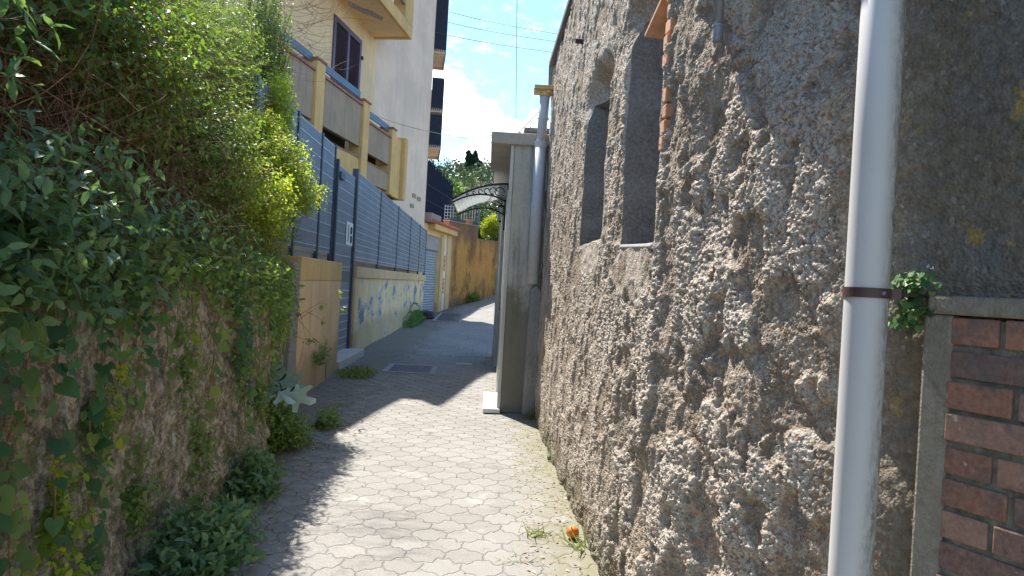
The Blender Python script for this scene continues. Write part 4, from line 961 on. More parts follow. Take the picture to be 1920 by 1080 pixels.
m_bark = simple('bark_material', (0.132, 0.102, 0.072), .9, bmp=.5, bscale=20)
T_OV = (np.array([(0, 0, 0), (-.24, .22, .05), (0.288, 0.264, 0.060), (0, .3, -.01), (-.21, .58, .03), (0.252, 0.696, 0.036), (0, .64, -.03), (0, 1, -.12)]), [np.array([(0, 2, 3), (0, 3, 1), (6, 5, 7), (4, 6, 7)]), np.array([(3, 2, 5, 6), (1, 3, 6, 4)])])
T_LA = (T_OV[0]*np.array([.72, 1, 1]), T_OV[1])
def heart():
    o_ = [(0, .02), (.16, -.13), (.34, -.14), (.47, .02), (.49, .22), (.42, .42), (.30, .62), (.15, .82), (0, 1.03), (-.15, .82), (-.30, .62), (-.42, .42), (-.49, .22), (-.47, .02), (-.34, -.14), (-.16, -.13)]
    v = [(x, y, .10*abs(x)-.16*max(0, y-.35)**1.5-.05*(abs(x) > .4)) for x, y in o_]+[(0, .35, -.03)]
    return (np.array(v), [np.array([(16, (i+1) % 16, i) for i in range(16)])])
T_HE = heart()
T_SM = (np.array([(0, 0, 0), (-.3, .45, .06), (.3, .45, .06), (0, 1, 0)]), [np.array([(0, 2, 3), (0, 3, 1)])])
T_ND = (np.array([(-.06, 0, 0), (.06, 0, 0), (0, 1, 0)]), [np.array([(0, 1, 2)])])
def lobed():
    v = [(0, 0, 0)]; 
    for i in range(21):
        a = -2.5+5.0*i/20; r = .35+.62*(abs(math.cos((i/20)*math.pi*5/2*1.0*2))**1.0)*(1 if i % 4 in (0, 1, 3) else .5)
        r = [.42, .75, .80, .42, .48, .95, .98, .46, .52, 1.05, 1.18, 1.05, .52, .46, .98, .95, .48, .42, .80, .75, .42][i]
        v.append((math.sin(a)*r*.62, .35+math.cos(a)*r*.62, .04*math.sin(i*1.3)))
    f = [(0, i+1, i) for i in range(1, 21)]
    return (np.array(v), [np.array(f)])
T_FG = lobed()
def norm(a): return a/np.maximum(np.linalg.norm(a, axis=-1, keepdims=True), 1e-9)
def leaves(name, P, A, N, S, tmpl, mat, parent, tint=None):
    tv, tf = tmpl; A = norm(A); N = norm(N-A*(N*A).sum(-1, keepdims=True)); Sd = np.cross(A, N)
    V = P[:, None, :]+S[:, None, None]*(tv[None, :, 0:1]*Sd[:, None, :]+tv[None, :, 1:2]*A[:, None, :]+tv[None, :, 2:3]*N[:, None, :])
    n = len(P); nvx = len(tv); F = [(f[None]+(np.arange(n)*nvx)[:, None, None]).reshape(-1, f.shape[1]) for f in tf]
    if tint is None: tint = rng.random(n)
    return mesh_np(name, V.reshape(-1, 3), F, mat, parent, attrs={'tint': np.repeat(tint, nvx)})
def bez(b, mid, t, u): u = u[None, :, None]; return (1-u)**2*b[:, None]+2*u*(1-u)*mid[:, None]+u**2*t[:, None]
def stems(name, b, mid, t, r, mat, parent, n=6):
    u = np.linspace(0, 1, n); C_ = bez(b, mid, t, u); K_ = len(b); T = norm(np.gradient(C_, axis=1)); a = norm(np.cross(T, np.array([.13, .27, .95]))); c = np.cross(T, a)
    rr = (r if np.ndim(r) else np.full(K_, r))[:, None]*np.linspace(1, .35, n)[None]
    V = np.stack([C_+(a*math.cos(q)+c*math.sin(q))*rr[..., None] for q in (0, 2.094, 4.189)], 2).reshape(-1, 3)
    base = (np.arange(K_)*n*3)[:, None, None]; i = np.arange(n-1)[None, :, None]*3; j = np.arange(3)[None, None, :]
    j2 = (j+1) % 3; F = np.stack([base+i+j, base+i+j2, base+i+3+j2, base+i+3+j], -1).reshape(-1, 4)
    return mesh_np(name, V, [F], mat, parent)
UPV = np.array([0, 0, 1.])
def plant(root, b, t, tmpl, mat, size, spacing, sr=.002, stemmat=None, arch=.25, droop=.2, u0=.25, pair=True, up=.7, lname='foliage', jit=.35, twist=None):
    """stems from b to t, each carrying (paired) leaves"""
    b = np.asarray(b, float); t = np.asarray(t, float); ln = np.linalg.norm(t-b, axis=1)
    mid = (b+t)/2+UPV*(ln*arch)[:, None]+rng.normal(0, .06, b.shape)*ln[:, None]
    Pl, Al, Nl, Sl = [], [], [], []
    for i in range(len(b)):
        n = max(2, int(ln[i]*(1-u0)/spacing)); u = np.linspace(u0, 1, n); c = bez(b[i:i+1], mid[i:i+1], t[i:i+1], u)[0]; T = norm(np.gradient(c, axis=0))
        ph = np.arange(n)*1.57+rng.random()*6; e1 = norm(np.cross(T, UPV+.01)); e2 = np.cross(T, e1); sd = e1*np.cos(ph)[:, None]+e2*np.sin(ph)[:, None]
        for sg in ((1, -1) if pair else (1,)):
            Pl.append(c); A = T*.45+sd*sg-UPV*droop+rng.normal(0, jit, c.shape); Al.append(A); Nl.append(UPV*up+T*.4+rng.normal(0, .35, c.shape)); Sl.append(size*(.55+.6*rng.random(n))*np.interp(u, [u0, .6, 1], [1.0, 1.05, .65]))
    P, A, N, S = map(np.concatenate, (Pl, Al, Nl, Sl))
    leaves(lname, P, A, N, S, tmpl, mat, root)
    stems('stem', b, mid, t, sr, stemmat or m_stem, root)
def shell(n, c, r, hemi=None):
    d = norm(rng.normal(0, 1, (n*4, 3)))
    if hemi is not None: d = d[(d@np.array(hemi)) > -.25]
    d = d[:n]; return np.array(c)+d*np.array(r)*(.72+.38*rng.random((len(d), 1)))
OUT = (.8, -.5, .2)

# nettles and pellitory close to the viewer
def nettle(c, r, n, label, size=.10, key='nettle', group='leafy nettles above the stone wall', tm=T_LA, spacing=.07, base=None, arch=.12, droop=.25):
    c = np.array(c, float); rt = thing('nettle_clump', label, 'plant', tuple(c+np.array((-.35, 0, -r[2]))), group)
    t = shell(n, c, r, OUT); b = np.array(base if base is not None else c+np.array((-.45, .05, -r[2]*.7)))+rng.normal(0, .12, t.shape)
    plant(rt, b, t, tm, ML[key], size, spacing, .003, arch=arch, droop=droop); return rt
nettle((-1.62, 1.95, 2.22), (.26, .42, .42), 60, 'tall blue green nettles at the far left edge, nearest the viewer', .105)
nettle((-1.58, 2.35, 1.75), (.26, .42, .30), 60, 'blue green nettles spilling over the wall top below the tallest ones', .10)
nettle((-1.72, 3.0, 1.88), (.28, .5, .30), 80, 'broad clump of nettles on the wall top in front of the brown twigs', .095)
nettle((-1.80, 3.9, 1.75), (.25, .55, .28), 80, 'mid green nettles with reddish stems hanging over the wall middle', .085)
nettle((-1.88, 4.9, 1.72), (.24, .6, .28), 90, 'smaller leaved nettles on the wall top further up the alley', .075, key='mid')
nettle((-2.08, 6.1, 1.78), (.18, .7, .34), 120, 'sunlit nettles with pale leaf undersides before the yellow pier', .07, key='mid')

def bush(name, c, r, n, size, key, label, cat='shrub', tm=T_SM, spacing=.05, group=None, b0=None, arch=.1, droop=.1, sr=.003, stem=None, hemi=OUT, u0=.35, lname='foliage', jit=.35):
    c = np.array(c, float); bb = c-np.array((.3, 0, r[2]*.8)) if b0 is None else np.array(b0, float)
    rt = thing(name, label, cat, tuple(bb), group); t = shell(n, c, r, hemi); b = bb+rng.normal(0, .25, t.shape)*np.array(r)
    plant(rt, b, t, tm, ML[key], size, spacing, sr, stem or m_twig, arch, droop, u0, lname=lname, jit=jit); return rt
gB = 'shrubs massed on the bank'
bush('hedge_shrub', (-2.15, 3.3, 3.05), (.55, .9, .75), 190, .055, 'dark', 'dark leafed shrub hanging above the brown twigs at the top left', group=gB, tm=T_OV)
bush('hedge_shrub', (-2.1, 2.1, 3.2), (.5, .9, .7), 130, .07, 'dark', 'dark shaded shrub in the top left corner of the view', group=gB, tm=T_OV)
bush('hedge_shrub', (-2.7, 4.7, 3.4), (.50, 1.0, .85), 270, .05, 'mid', 'round leafed green shrub behind the feathery fronds', group=gB, tm=T_OV)
bush('hedge_shrub', (-3.0, 6.3, 4.05), (.45, 1.1, 1.05), 280, .045, 'mid', 'tall green shrub overhanging the alley next to the ochre house', group=gB, tm=T_OV)
bush('hedge_shrub', (-2.25, 4.4, 2.45), (.45, .9, .5), 220, .05, 'mid', 'shaded green shrub low behind the nettles', group=gB, tm=T_OV)
bush('hedge_shrub', (-2.85, 7.2, 2.6), (.35, .8, .7), 260, .045, 'mid', 'green shrub filling the bank end behind the bright creeper', group=gB, tm=T_OV)
bush('hedge_shrub', (-1.92, 2.7, 2.75), (.30, .8, .40), 130, .07, 'dark', 'dark green shrub with larger leaves in front of the twigs, left of centre', group=gB, tm=T_OV, spacing=.06)
bush('hedge_shrub', (-2.0, 3.9, 2.75), (.30, .8, .55), 210, .055, 'mid', 'mid green shrub between the brown twigs and the feathery fern', group=gB, tm=T_OV)
bush('hedge_shrub', (-2.02, 5.2, 2.45), (.26, .8, .50), 300, .05, 'mid', 'bushy green shrub above the small leaved growth on the wall edge', group=gB, tm=T_OV)
bush('hedge_shrub', (-2.56, 6.2, 2.8), (.22, .8, .45), 280, .05, 'bright', 'yellowish green shrub in the sun beside the pale fern', group=gB, tm=T_OV)
bush('hedge_shrub', (-2.8, 7.3, 3.9), (.32, .8, .60), 260, .045, 'mid', 'loose green shrub high beside the ochre house wall', group=gB, tm=T_OV)
# feathery fronds
def fronds(c, r, n, label, key='fern', ls=.055, ln=.45):
    rt = thing('feathery_fern', label, 'fern', tuple(np.array(c)-np.array((.3, 0, r[2]))), 'feathery ferns trailing from the bank')
    b = np.array(c)-np.array((.22, 0, 0))+rng.uniform(-1, 1, (n, 3))*np.array(r); d = norm(np.array([.55, -.1, -.25])+rng.normal(0, .38, (n, 3))); t = b+d*ln*(.6+.7*rng.random((n, 1)))
    mid = (b+t)/2+UPV*.10; u = np.linspace(.08, 1, 26); Cc_ = bez(b, mid, t, u); T = norm(np.gradient(Cc_, axis=1)); e = norm(np.cross(T, UPV)); L_ = []
    P = []; A = []
    for sg in (1, -1):
        P.append(Cc_.reshape(-1, 3)); A.append((T*.55+e*sg+rng.normal(0, .16, T.shape)).reshape(-1, 3))
    P = np.concatenate(P); A = np.concatenate(A); S = ls*(.6+.6*rng.random(len(P)))*np.tile(np.interp(u, [0, .3, 1], [.5, 1, .35]), n*2)
    leaves('frond', P, A, np.tile(UPV, (len(P), 1))+rng.normal(0, .4, P.shape), S, (T_ND[0]*np.array([2.0, 1, 1]), T_ND[1]), ML[key], rt)
    stems('stem', b, mid, t, .0016, m_stem, rt)
fronds((-2.2, 4.9, 3.0), (.18, .8, .55), 330, 'dull olive feathery fern trailing in the shade at upper centre left', 'mid')
fronds((-2.62, 6.3, 3.1), (.2, .8, .65), 420, 'olive feathery fern hanging beside the ochre house', 'fern')
fronds((-2.56, 7.8, 3.0), (.12, .45, .22), 220, 'sunlit pale green feathery fern reaching over the grating fence', 'fern', .06, .45)
SL = bush('slender_tree', (-3.2, 9.4, 4.5), (.38, .7, 1.2), 330, .06, 'mid', 'loose twiggy tree top reaching up beside the ochre house at the top of the view', 'tree', b0=(-3.35, 9.7, 2.6), tm=T_OV, spacing=.07, stem=m_bark, sr=.006, u0=.5)
mb = MB(); mb.tube([(-3.35, 9.7, -.05), (-3.3, 9.75, 1.4), (-3.35, 9.7, 2.75)], .05, 7); mb.build('trunk', m_bark, SL)
# bright creeper at the sunny end
gC = 'bright creepers in the sun'
bush('creeper', (-2.0, 6.2, 2.2), (.22, .7, .40), 260, .05, 'bright', 'glowing yellow green creeper along the far half of the wall top', 'creeper', group=gC, tm=T_OV)
bush('creeper', (-2.46, 7.6, 3.1), (.18, .5, .24), 150, .045, 'bright', 'pale yellow green creeper climbing above the grating fence', 'creeper', group=gC, tm=T_OV)
bush('creeper', (-2.20, 7.5, 2.75), (.20, .65, .34), 230, .05, 'bright', 'yellow green creeper lit by the sun below the pale fern', 'creeper', group=gC, tm=T_OV)
bush('creeper', (-2.24, 8.0, 2.50), (.36, .40, .26), 200, .05, 'bright', 'bright creeper drooping over the grating fence', 'creeper', group=gC, tm=T_OV)
bush('creeper', (-2.14, 6.9, 2.15), (.20, .8, .32), 230, .042, 'mid', 'shiny small leafed creeper at the end of the stone wall top', 'creeper', group=gC, tm=T_OV)
bush('creeper', (-2.42, 7.9, 1.85), (.12, .4, .28), 150, .045, 'bright', 'light green creeper hanging down onto the grey concrete pier', 'creeper', group=gC, tm=T_OV)

def overhang(y0, y1, n, size, key, label, tm, depth, sp=.06):
    rt = thing('hanging_growth', label, 'plant', (float(WLx((y0+y1)/2))-.1, (y0+y1)/2, 1.6), 'plants hanging over the wall edge')
    y = rng.uniform(y0, y1, n); b = np.stack([WLx(y)-.12, y, 1.62+.15*rng.random(n)], -1); t = np.stack([WLx(y)+.06+.16*rng.random(n), y+rng.normal(0, .12, n), 1.62-depth*rng.random(n)**1.4*(.4+.9*fbm(y*2.2, y*0, 61, 2))], -1)
    plant(rt, b, t, tm, ML[key], size, sp, .0025, arch=.22, droop=.4, up=.55); return rt
overhang(1.5, 2.6, 75, .095, 'nettle', 'big leaved growth spilling over the wall edge at the far left', T_OV, .42)
overhang(2.4, 3.5, 90, .085, 'nettle', 'nettle stems draping over the wall edge above the yellow green ivy', T_OV, .40)
overhang(3.3, 4.6, 110, .07, 'mid', 'green leafy growth hanging over the wall edge above the bare stone', T_OV, .30)
overhang(4.4, 5.8, 150, .06, 'mid', 'dense leafy growth hanging low over the wall past the bare stone', T_OV, .50)
overhang(5.6, 7.7, 240, .055, 'mid', 'small leaved growth trailing over the wall just before the concrete pier', T_OV, .60, .05)

bush('creeper', (-2.72, 8.75, 3.62), (.18, .45, .50), 230, .05, 'bright', 'yellow green creeper scrambling over the near end of the grating fence', 'creeper', group=gC, tm=T_OV, b0=(-2.85, 8.5, 2.7))
bush('creeper', (-2.75, 8.7, 2.75), (.14, .40, .45), 160, .05, 'mid', 'green creeper behind the drooping bright one at the fence end', 'creeper', group=gC, tm=T_OV, b0=(-2.85, 8.5, 2.2))
# brown bramble thicket
def thicket(name, label, y0, y1, z0, z1, xoff, n, L_=.5, r_=.0022):
    rt = thing(name, label, 'bramble', (float(WLx((y0+y1)/2))-.5, (y0+y1)/2, z0), 'brown bramble tangles on the bank'); rt['kind'] = 'stuff'
    y = rng.uniform(y0, y1, n); z = rng.uniform(z0, z1, n); x = WLx(y)-xoff-.45*(z-1.5)*.6+rng.normal(0, .10, n); b = np.stack([x, y, z], -1)
    d = norm(rng.normal(0, 1, (n, 3))*np.array([.5, 1, .8])+np.array([0, 0, -.25])); t = b+d*L_*(.4+.9*rng.random((n, 1))); mid = (b+t)/2+rng.normal(0, .12, b.shape)
    o = stems('twigs', b, mid, t, r_*(.5+rng.random(n)), m_twig, rt, 6); return rt
thicket('bramble_thicket', 'dense reddish brown tangle of dead twigs behind the nettles', 1.2, 4.8, 1.6, 3.3, .12, 3600)
thicket('bramble_thicket', 'thinner brown twig tangle under the feathery fern', 4.8, 8.0, 1.6, 3.6, .16, 1600)

# ivy strands down the stone wall
def vine(y0, ztop, length, label, size=.085, n=1.0, key='dark', drift=0., tm=T_HE, sp=.075, name='ivy_strand'):
    k = int(length/sp)+2; zs = ztop-np.linspace(0, length, k); yv = y0+drift*np.linspace(0, 1, k)+.03*np.cumsum(rng.normal(0, .35, k)); xv = WLx(yv)+.075+.015*np.sin(zs*9+y0)
    rt = thing(name, label, 'ivy', (float(xv[0]), y0, ztop), 'ivy strands hanging on the stone wall')
    mb = MB(); mb.tube([(xv[i], yv[i], zs[i]) for i in range(k)], .0035, 5); mb.build('stem', m_twig, rt)
    P = []; A = []
    for i in range(k):
        for q in range(1 if rng.random() < .4 else 2):
            sg = 1 if (i+q) % 2 else -1; P.append((xv[i]+.01, yv[i]+sg*.02, zs[i])); A.append((.35, sg*(.4+.5*rng.random()), -.8+.3*rng.normal()))
    P = np.array(P); A = np.array(A); N = np.tile(np.array([.9, -.35, .45]), (len(P), 1))+rng.normal(0, .28, P.shape)
    P += np.array([.02, 0, 0])*rng.random((len(P), 1)); leaves('foliage', P, A+rng.normal(0, .25, A.shape), N+rng.normal(0, .25, N.shape), size*(.40+.60*rng.random(len(P))), tm, ML[key], rt, tint=rng.random(len(P))**2.2)
vine(2.02, 1.60, 1.15, 'large dark leaved ivy strand at the far left of the stone wall', .105, drift=.05)
vine(2.30, 1.62, 1.30, 'second dark ivy strand from the left with drooping heart leaves', .10)
vine(2.62, 1.50, .95, 'third dark ivy strand from the left reaching halfway down', .098, drift=.06)
vine(3.15, 1.55, .75, 'short yellow green ivy strand below the nettles', .075, key='bright')
vine(3.62, 1.55, .50, 'short ivy strand with small leaves on the bare stone', .07, key='mid')
vine(4.35, 1.62, .85, 'ivy strand with yellowing leaves in the middle of the stone wall', .085, key='mid')
vine(4.72, 1.62, 1.0, 'dense dark ivy strand right of the bare stone patch', .10, drift=.1)
vine(5.6, 1.65, .75, 'small leaved ivy strand near the broad leaved plant', .065, key='mid')
vine(6.3, 1.65, .60, 'thin ivy strand just before the concrete pier', .06, key='mid')
for (y_w, z_w, n_w, s_w, kk_, lab_) in [(2.75, .55, 26, .055, 'bright', 'yellow green sprouts low on the stone wall near the viewer'), (3.05, .95, 30, .05, 'mid', 'light green sprouts at mid height between two ivy strands'),
        (3.45, .45, 40, .04, 'mid', 'mossy green sprouts low on the wall above the foreground nettles'), (3.9, 1.1, 40, .04, 'mid', 'green sprouts high on the bare stone'), (4.2, .55, 44, .042, 'mid', 'yellow green weeds growing from the wall left of the hollow'),
        (4.95, .95, 50, .04, 'mid', 'leafy sprouts at mid height on the farther half of the stone wall'), (5.5, .6, 50, .04, 'mid', 'low leafy sprouts on the wall before the big weed bush'), (6.2, 1.15, 70, .04, 'mid', 'thick green sprouts high on the wall near the concrete pier'), (6.9, 1.1, 60, .036, 'bright', 'light green sprouts beside the concrete pier')]:
    x_w = float(WLx(y_w))+.05; rt = thing('wall_weed', lab_, 'weed', (x_w, y_w, z_w), 'weeds rooted in the stone wall'); t = np.array([x_w, y_w, z_w])+np.abs(rng.normal(0, 1, (n_w, 3)))*np.array([.05, 0, 0])+rng.normal(0, 1, (n_w, 3))*np.array([0, .10, .16])+np.array([.03, 0, -.02])
    plant(rt, np.array([x_w-.03, y_w, z_w])+rng.normal(0, .04, t.shape)*np.array([.2, 1, 1]), t, T_OV, ML[kk_], s_w, .035, .0014, u0=.2, droop=.35)
vine(1.85, 1.5, 1.2, 'ivy strand at the very left edge with overlapping leaves', .09, sp=.05)
vine(2.45, 1.5, 1.1, 'leafy ivy strand between the two big leaved ones', .075, key='mid', sp=.05)
vine(2.9, 1.55, 1.25, 'long ivy strand falling almost to the ground nettles', .075, sp=.05, drift=.1)
vine(3.38, 1.55, .6, 'short dark ivy strand right of the yellow green one', .07, sp=.05)
vine(4.05, 1.6, .55, 'short ivy strand over the bare stone with pale leaves', .065, key='bright', sp=.06)
vine(4.95, 1.6, 1.15, 'long leafy ivy strand reaching the weeds past the bare stone', .08, sp=.045, drift=.15)
vine(5.25, 1.6, .9, 'ivy strand with bright leaves past the bare stone', .07, key='mid', sp=.045)
vine(5.95, 1.65, 1.0, 'dense small leaved ivy strand above the big weed bush', .065, key='mid', sp=.04)
vine(6.7, 1.65, .9, 'last ivy strand on the wall, nearest the concrete pier', .06, key='mid', sp=.04)
# low yellowish growth at the foot, far left
def weeds(c, r, n, size, key, label, tm=T_OV, name='weed_clump', cat='weed', sp=.05, sr=.0018, group='weeds along the foot of the walls', arch=.15):
    zc_ = float(gz(c[0], c[1])); rt = thing(name, label, cat, (c[0], c[1], zc_), group)
    t = np.array([c[0], c[1], zc_+.02])+norm(np.abs(rng.normal(0, 1, (n, 3)))*np.array([1, 1, 1.0])*np.where(rng.random((n, 3)) < .5, -1, 1)*np.array([1, 1, 0])+np.abs(rng.normal(0, 1, (n, 3)))*np.array([0, 0, 1]))*np.array(r)*(.55+.5*rng.random((n, 1)))
    b = np.array([c[0], c[1], zc_])+rng.normal(0, .35, t.shape)*np.array(r)*np.array([1, 1, 0])
    plant(rt, b, t, tm, ML[key], size, sp, sr, arch=arch, droop=.15, u0=.1, jit=.5); return rt
weeds((-1.62, 2.62, 0), (.18, .40, .55), 60, .08, 'bright', 'yellow green weeds at the foot of the stone wall, far left', sp=.07)
weeds((-1.48, 3.75, 0), (.34, .55, .36), 190, .075, 'nettle', 'large nettle clump in the bottom left foreground', sp=.05)
weeds((-1.62, 4.95, 0), (.26, .45, .34), 150, .07, 'nettle', 'leafy weed clump at the wall foot beyond the foreground nettles', sp=.05)
weeds((-1.86, 6.4, 0), (.34, .58, .44), 300, .052, 'mid', 'big dark green bush of weeds under the broad silvery leaves', sp=.04)
weeds((-1.62, 7.4, 0), (.18, .3, .25), 70, .05, 'mid', 'small green weed clump beside the yellow pier foot', sp=.04)
q = atZ(668, 705); weeds((q.x, q.y, 0), (.35, .65, .12), 120, .05, 'grass', 'grassy weeds spreading on the paving in front of the gate step', tm=T_LA, sp=.04)
weeds((-2.50, 25.0, 0), (.22, 3.6, .035), 150, .055, 'dark', 'green weeds along the base of the peeling yellow wall far up', sp=.08)
q = atZ(880, 566, .6); weeds((-.75, 37.0, 0), (.6, .5, .55), 120, .14, 'mid', 'green weeds growing at the base of the orange wall', sp=.1)
q = atZ(1028, 862); weeds((q.x+.03, q.y, 0), (.06, .09, .10), 26, .035, 'nettle', 'tiny plant sprouting at the foot of the roughcast wall', sp=.03)
q = atZ(985, 775); weeds((.60, 8.3, 0), (.10, .10, .16), 22, .03, 'grass', 'dry weeds in the corner by the mossy end wall', sp=.03)
# broad leaved plant
FG = thing('broad_leaf_plant', 'young fig like plant with broad lobed silvery leaves by the yellow pier', 'plant', (-1.95, 6.4, .35))
P = []; A = []; N = []; S = []; B0 = []; tips = []
for (px, py, yy_, sz, az) in [(480, 712, 6.9, .21, 2.9), (505, 732, 6.6, .17, 3.3), (545, 722, 6.8, .21, -.25), (560, 745, 6.5, .19, -.45), (528, 738, 6.4, .16, -1.2), (520, 700, 7.1, .15, 1.2), (515, 680, 7.2, .13, 1.6), (550, 735, 7.1, .17, .3)]:
    yy_ -= .7; sz *= 1.15; q = atY(px, py, yy_); d_ = np.array([math.cos(az), -.3, -.18]); P.append(np.array(q)-d_*sz*.5); A.append(d_); N.append((.15, -.75, .9)); S.append(sz*1.15); tips.append(np.array(q)-d_*sz*.5)
leaves('lobed_leaves', np.array(P), np.array(A), np.array(N, float)+rng.normal(0, .15, (len(P), 3)), np.array(S), T_FG, ML['fig'], FG)
tips = np.array(tips); b_ = np.tile(np.array([-1.92, 6.35, .35]), (len(tips), 1)); stems('stem', b_, (b_+tips)/2+UPV*.08, tips, .006, m_stem, FG)
# dangling dry grass stalks in front of the yellow pier and the small plant growing out of it
DG = thing('dry_grass_tuft', 'bent straw coloured grass stalks leaning in front of the yellow wall', 'grass', tuple(atY(535, 610, 7.9)))
b_ = []; t_ = []
for (x0, y0, x1, y1) in [(540, 605, 636, 547), (560, 600, 605, 572), (530, 610, 560, 535), (560, 600, 590, 638), (540, 625, 574, 640), (575, 585, 605, 602), (553, 550, 575, 640), (535, 590, 560, 560), (600, 572, 640, 580), (545, 560, 555, 590)]:
    b_.append(atY(x0, y0, 7.9)); t_.append(atY(x1, y1, 8.1))
b_ = np.array([tuple(v) for v in b_]); t_ = np.array([tuple(v) for v in t_]); stems('stalk', b_, (b_+t_)/2+UPV*.02, t_, .004, ML['straw'], DG)
Pd = np.repeat(t_, 6, 0)+rng.normal(0, .02, (len(t_)*6, 3)); leaves('foliage', Pd, rng.normal(0, 1, Pd.shape)*.4+np.array([.6, 0, -.4]), rng.normal(0, 1, Pd.shape), .04+.03*rng.random(len(Pd)), T_LA, ML['grass'], DG)
q = atX(600, 685, -2.30); WP = thing('wall_plant', 'small green plant growing out of a crack in the short yellow wall', 'plant', tuple(q))
t = np.array(q)+norm(np.abs(rng.normal(0, 1, (60, 3)))*np.array([.5, 0, 1.2])+rng.normal(0, 1, (60, 3))*np.array([0, 1, 0]))*np.array([.18, .6, .38])*(.4+.7*rng.random((60, 1)))
plant(WP, np.tile(np.array(q), (60, 1)), t, T_SM, ML['mid'], .035, .05, .0015, u0=.2)
# bare curling tendrils against the ochre wall
TD = thing('bare_tendrils', 'bare curling pale tendrils reaching across the ochre house wall', 'creeper', tuple(atY(560, 60, 7.2)))
b_ = []; m_ = []; t_ = []
for k in range(46):
    x0 = rng.uniform(535, 600); y0 = rng.uniform(0, 110); a = rng.uniform(-1.2, 1.2); l_ = rng.uniform(25, 95); Yt = rng.uniform(6.6, 7.6)
    b_.append(tuple(atY(x0-20, y0, Yt))); t_.append(tuple(atY(x0+l_*math.cos(a), y0+l_*math.sin(a), Yt))); m_.append(tuple(atY(x0+l_*.6*math.cos(a+.9), y0+l_*.6*math.sin(a+.9), Yt+.1)))
for (x0, y0, x1, y1, x2, y2) in [(560, 60, 640, 20, 668, 0), (600, 40, 660, 25, 715, 45), (640, 30, 662, 10, 660, 0), (620, 130, 640, 115, 662, 112), (625, 128, 650, 135, 668, 120)]:
    b_.append(tuple(atY(x0, y0, 7.3))); m_.append(tuple(atY(x1, y1, 7.4))); t_.append(tuple(atY(x2, y2, 7.5)))
stems('tendril', np.array(b_), np.array(m_), np.array(t_), .0026, m_twig, TD, 9)
# ferny pellitory and lichen side plants on the near cement face
q = near_pt(u_hit(1722, 558)[0], .015, u_hit(1722, 558)[1])[0]
TF = thing('toadflax', 'small round leaved trailing plant with tiny lilac flowers beside the brick panel', 'plant', tuple(q))
n_ = 120; uu = rng.normal(0, .030, n_); zz2 = rng.uniform(-.07, .06, n_); P = np.array(q)+np.array(dn)*uu[:, None]*(1.2-np.abs(zz2)[:, None]*6)+UPV*zz2[:, None]*1.0+np.array(nn)*(.012+.03*rng.random((n_, 1)))
leaves('foliage', P, np.array(nn)*.5-UPV*.7+rng.normal(0, .4, P.shape), np.array(nn)*.8+UPV*.9+rng.normal(0, .3, P.shape), .016+.012*rng.random(n_), (T_HE[0]*np.array([1, .8, 1]), T_HE[1]), ML['dark'], TF)
stems('stem', np.tile(np.array(q), (n_, 1)), (P+np.array(q))/2+np.array(nn)*.01, P, .0007, m_stem, TF)
Pf = np.array([tuple(near_pt(*[(u_hit(a, b)[0]), .035, u_hit(a, b)[1]])[0]) for a, b in [(1722, 528), (1757, 500), (1764, 505)]])
leaves('petal', np.repeat(Pf, 5, 0), rng.normal(0, 1, (15, 3)), rng.normal(0, 1, (15, 3)), np.full(15, .007), T_OV, ML['petal'], TF)
HV = thing('hanging_root', 'thin bleached rootlets trailing down the dark wall right of the white pipe', 'roots', tuple(near_pt(u_hit(1720, 0)[0], .02, u_hit(1720, 0)[1])[0]))
b_ = []; m_ = []; t_ = []
for (x0, y0, x1, y1) in [(1718, -20, 1722, 90), (1722, 90, 1704, 170), (1706, 165, 1710, 215), (1710, 210, 1700, 285), (1735, -20, 1712, 60), (1710, 250, 1718, 262), (1716, 60, 1730, 110), (1704, 150, 1696, 200)]:
    P_ = [near_pt(u_hit(a, b)[0], .03, u_hit(a, b)[1])[0] for a, b in ((x0, y0), (x1, y1))]; b_.append(tuple(P_[0])); t_.append(tuple(P_[1])); m_.append(tuple((P_[0]+P_[1])/2+nn*.01+dn*random.uniform(-.01, .01)))
stems('root', np.array(b_), np.array(m_), np.array(t_), .0009, ML['straw'], HV, 8)
# dry roots hanging on the wall left of the big pipe
DR = thing('dry_root_tuft', 'bleached dry roots hanging on the roughcast wall left of the white pipe', 'roots', tuple(atY(1590, 150, 1.85)))
b_ = []; m_ = []; t_ = []
for (x0, y0, x1, y1, x2, y2) in [(1612, 148, 1560, 170, 1537, 250), (1612, 150, 1600, 210, 1545, 232), (1570, 80, 1600, 85, 1620, 180), (1610, 122, 1570, 140, 1552, 150), (1604, 160, 1575, 190, 1560, 200), (1590, 165, 1550, 180, 1545, 215), (1608, 152, 1590, 140, 1572, 160)]:
    b_.append(tuple(atY(x0, y0, 1.80))); m_.append(tuple(atY(x1, y1, 1.85))); t_.append(tuple(atY(x2, y2, 1.88)))
stems('root', np.array(b_), np.array(m_), np.array(t_), .0013, ML['straw'], DR, 8)

# litter: fallen leaves, straws and small grass by the orange
def litter(name, label, n, x0, x1, y0, y1, key, size, tm=T_OV, cat='litter'):
    x = rng.uniform(x0, x1, n); y = rng.uniform(y0, y1, n); P = np.stack([x, y, gz(x, y)+.010], -1)
    rt = thing(name, label, cat, ((x0+x1)/2, (y0+y1)/2, float(gz((x0+x1)/2, (y0+y1)/2)))); rt['kind'] = 'stuff'
    leaves('leaf_litter', P, np.concatenate([rng.normal(0, 1, (n, 2)), np.full((n, 1), .05)], 1), UPV+rng.normal(0, .25, P.shape), size*(.4+.9*rng.random(n)), tm, ML[key], rt); return rt
litter('leaf_litter', 'scattered dry leaves and straw along the foot of the ivy wall', 420, -1.75, -1.15, 3.2, 8.2, 'straw', .035)
litter('leaf_litter', 'dry twigs and leaf crumbs along the foot of the roughcast wall', 420, .30, .68, 3.4, 8.3, 'straw', .024)
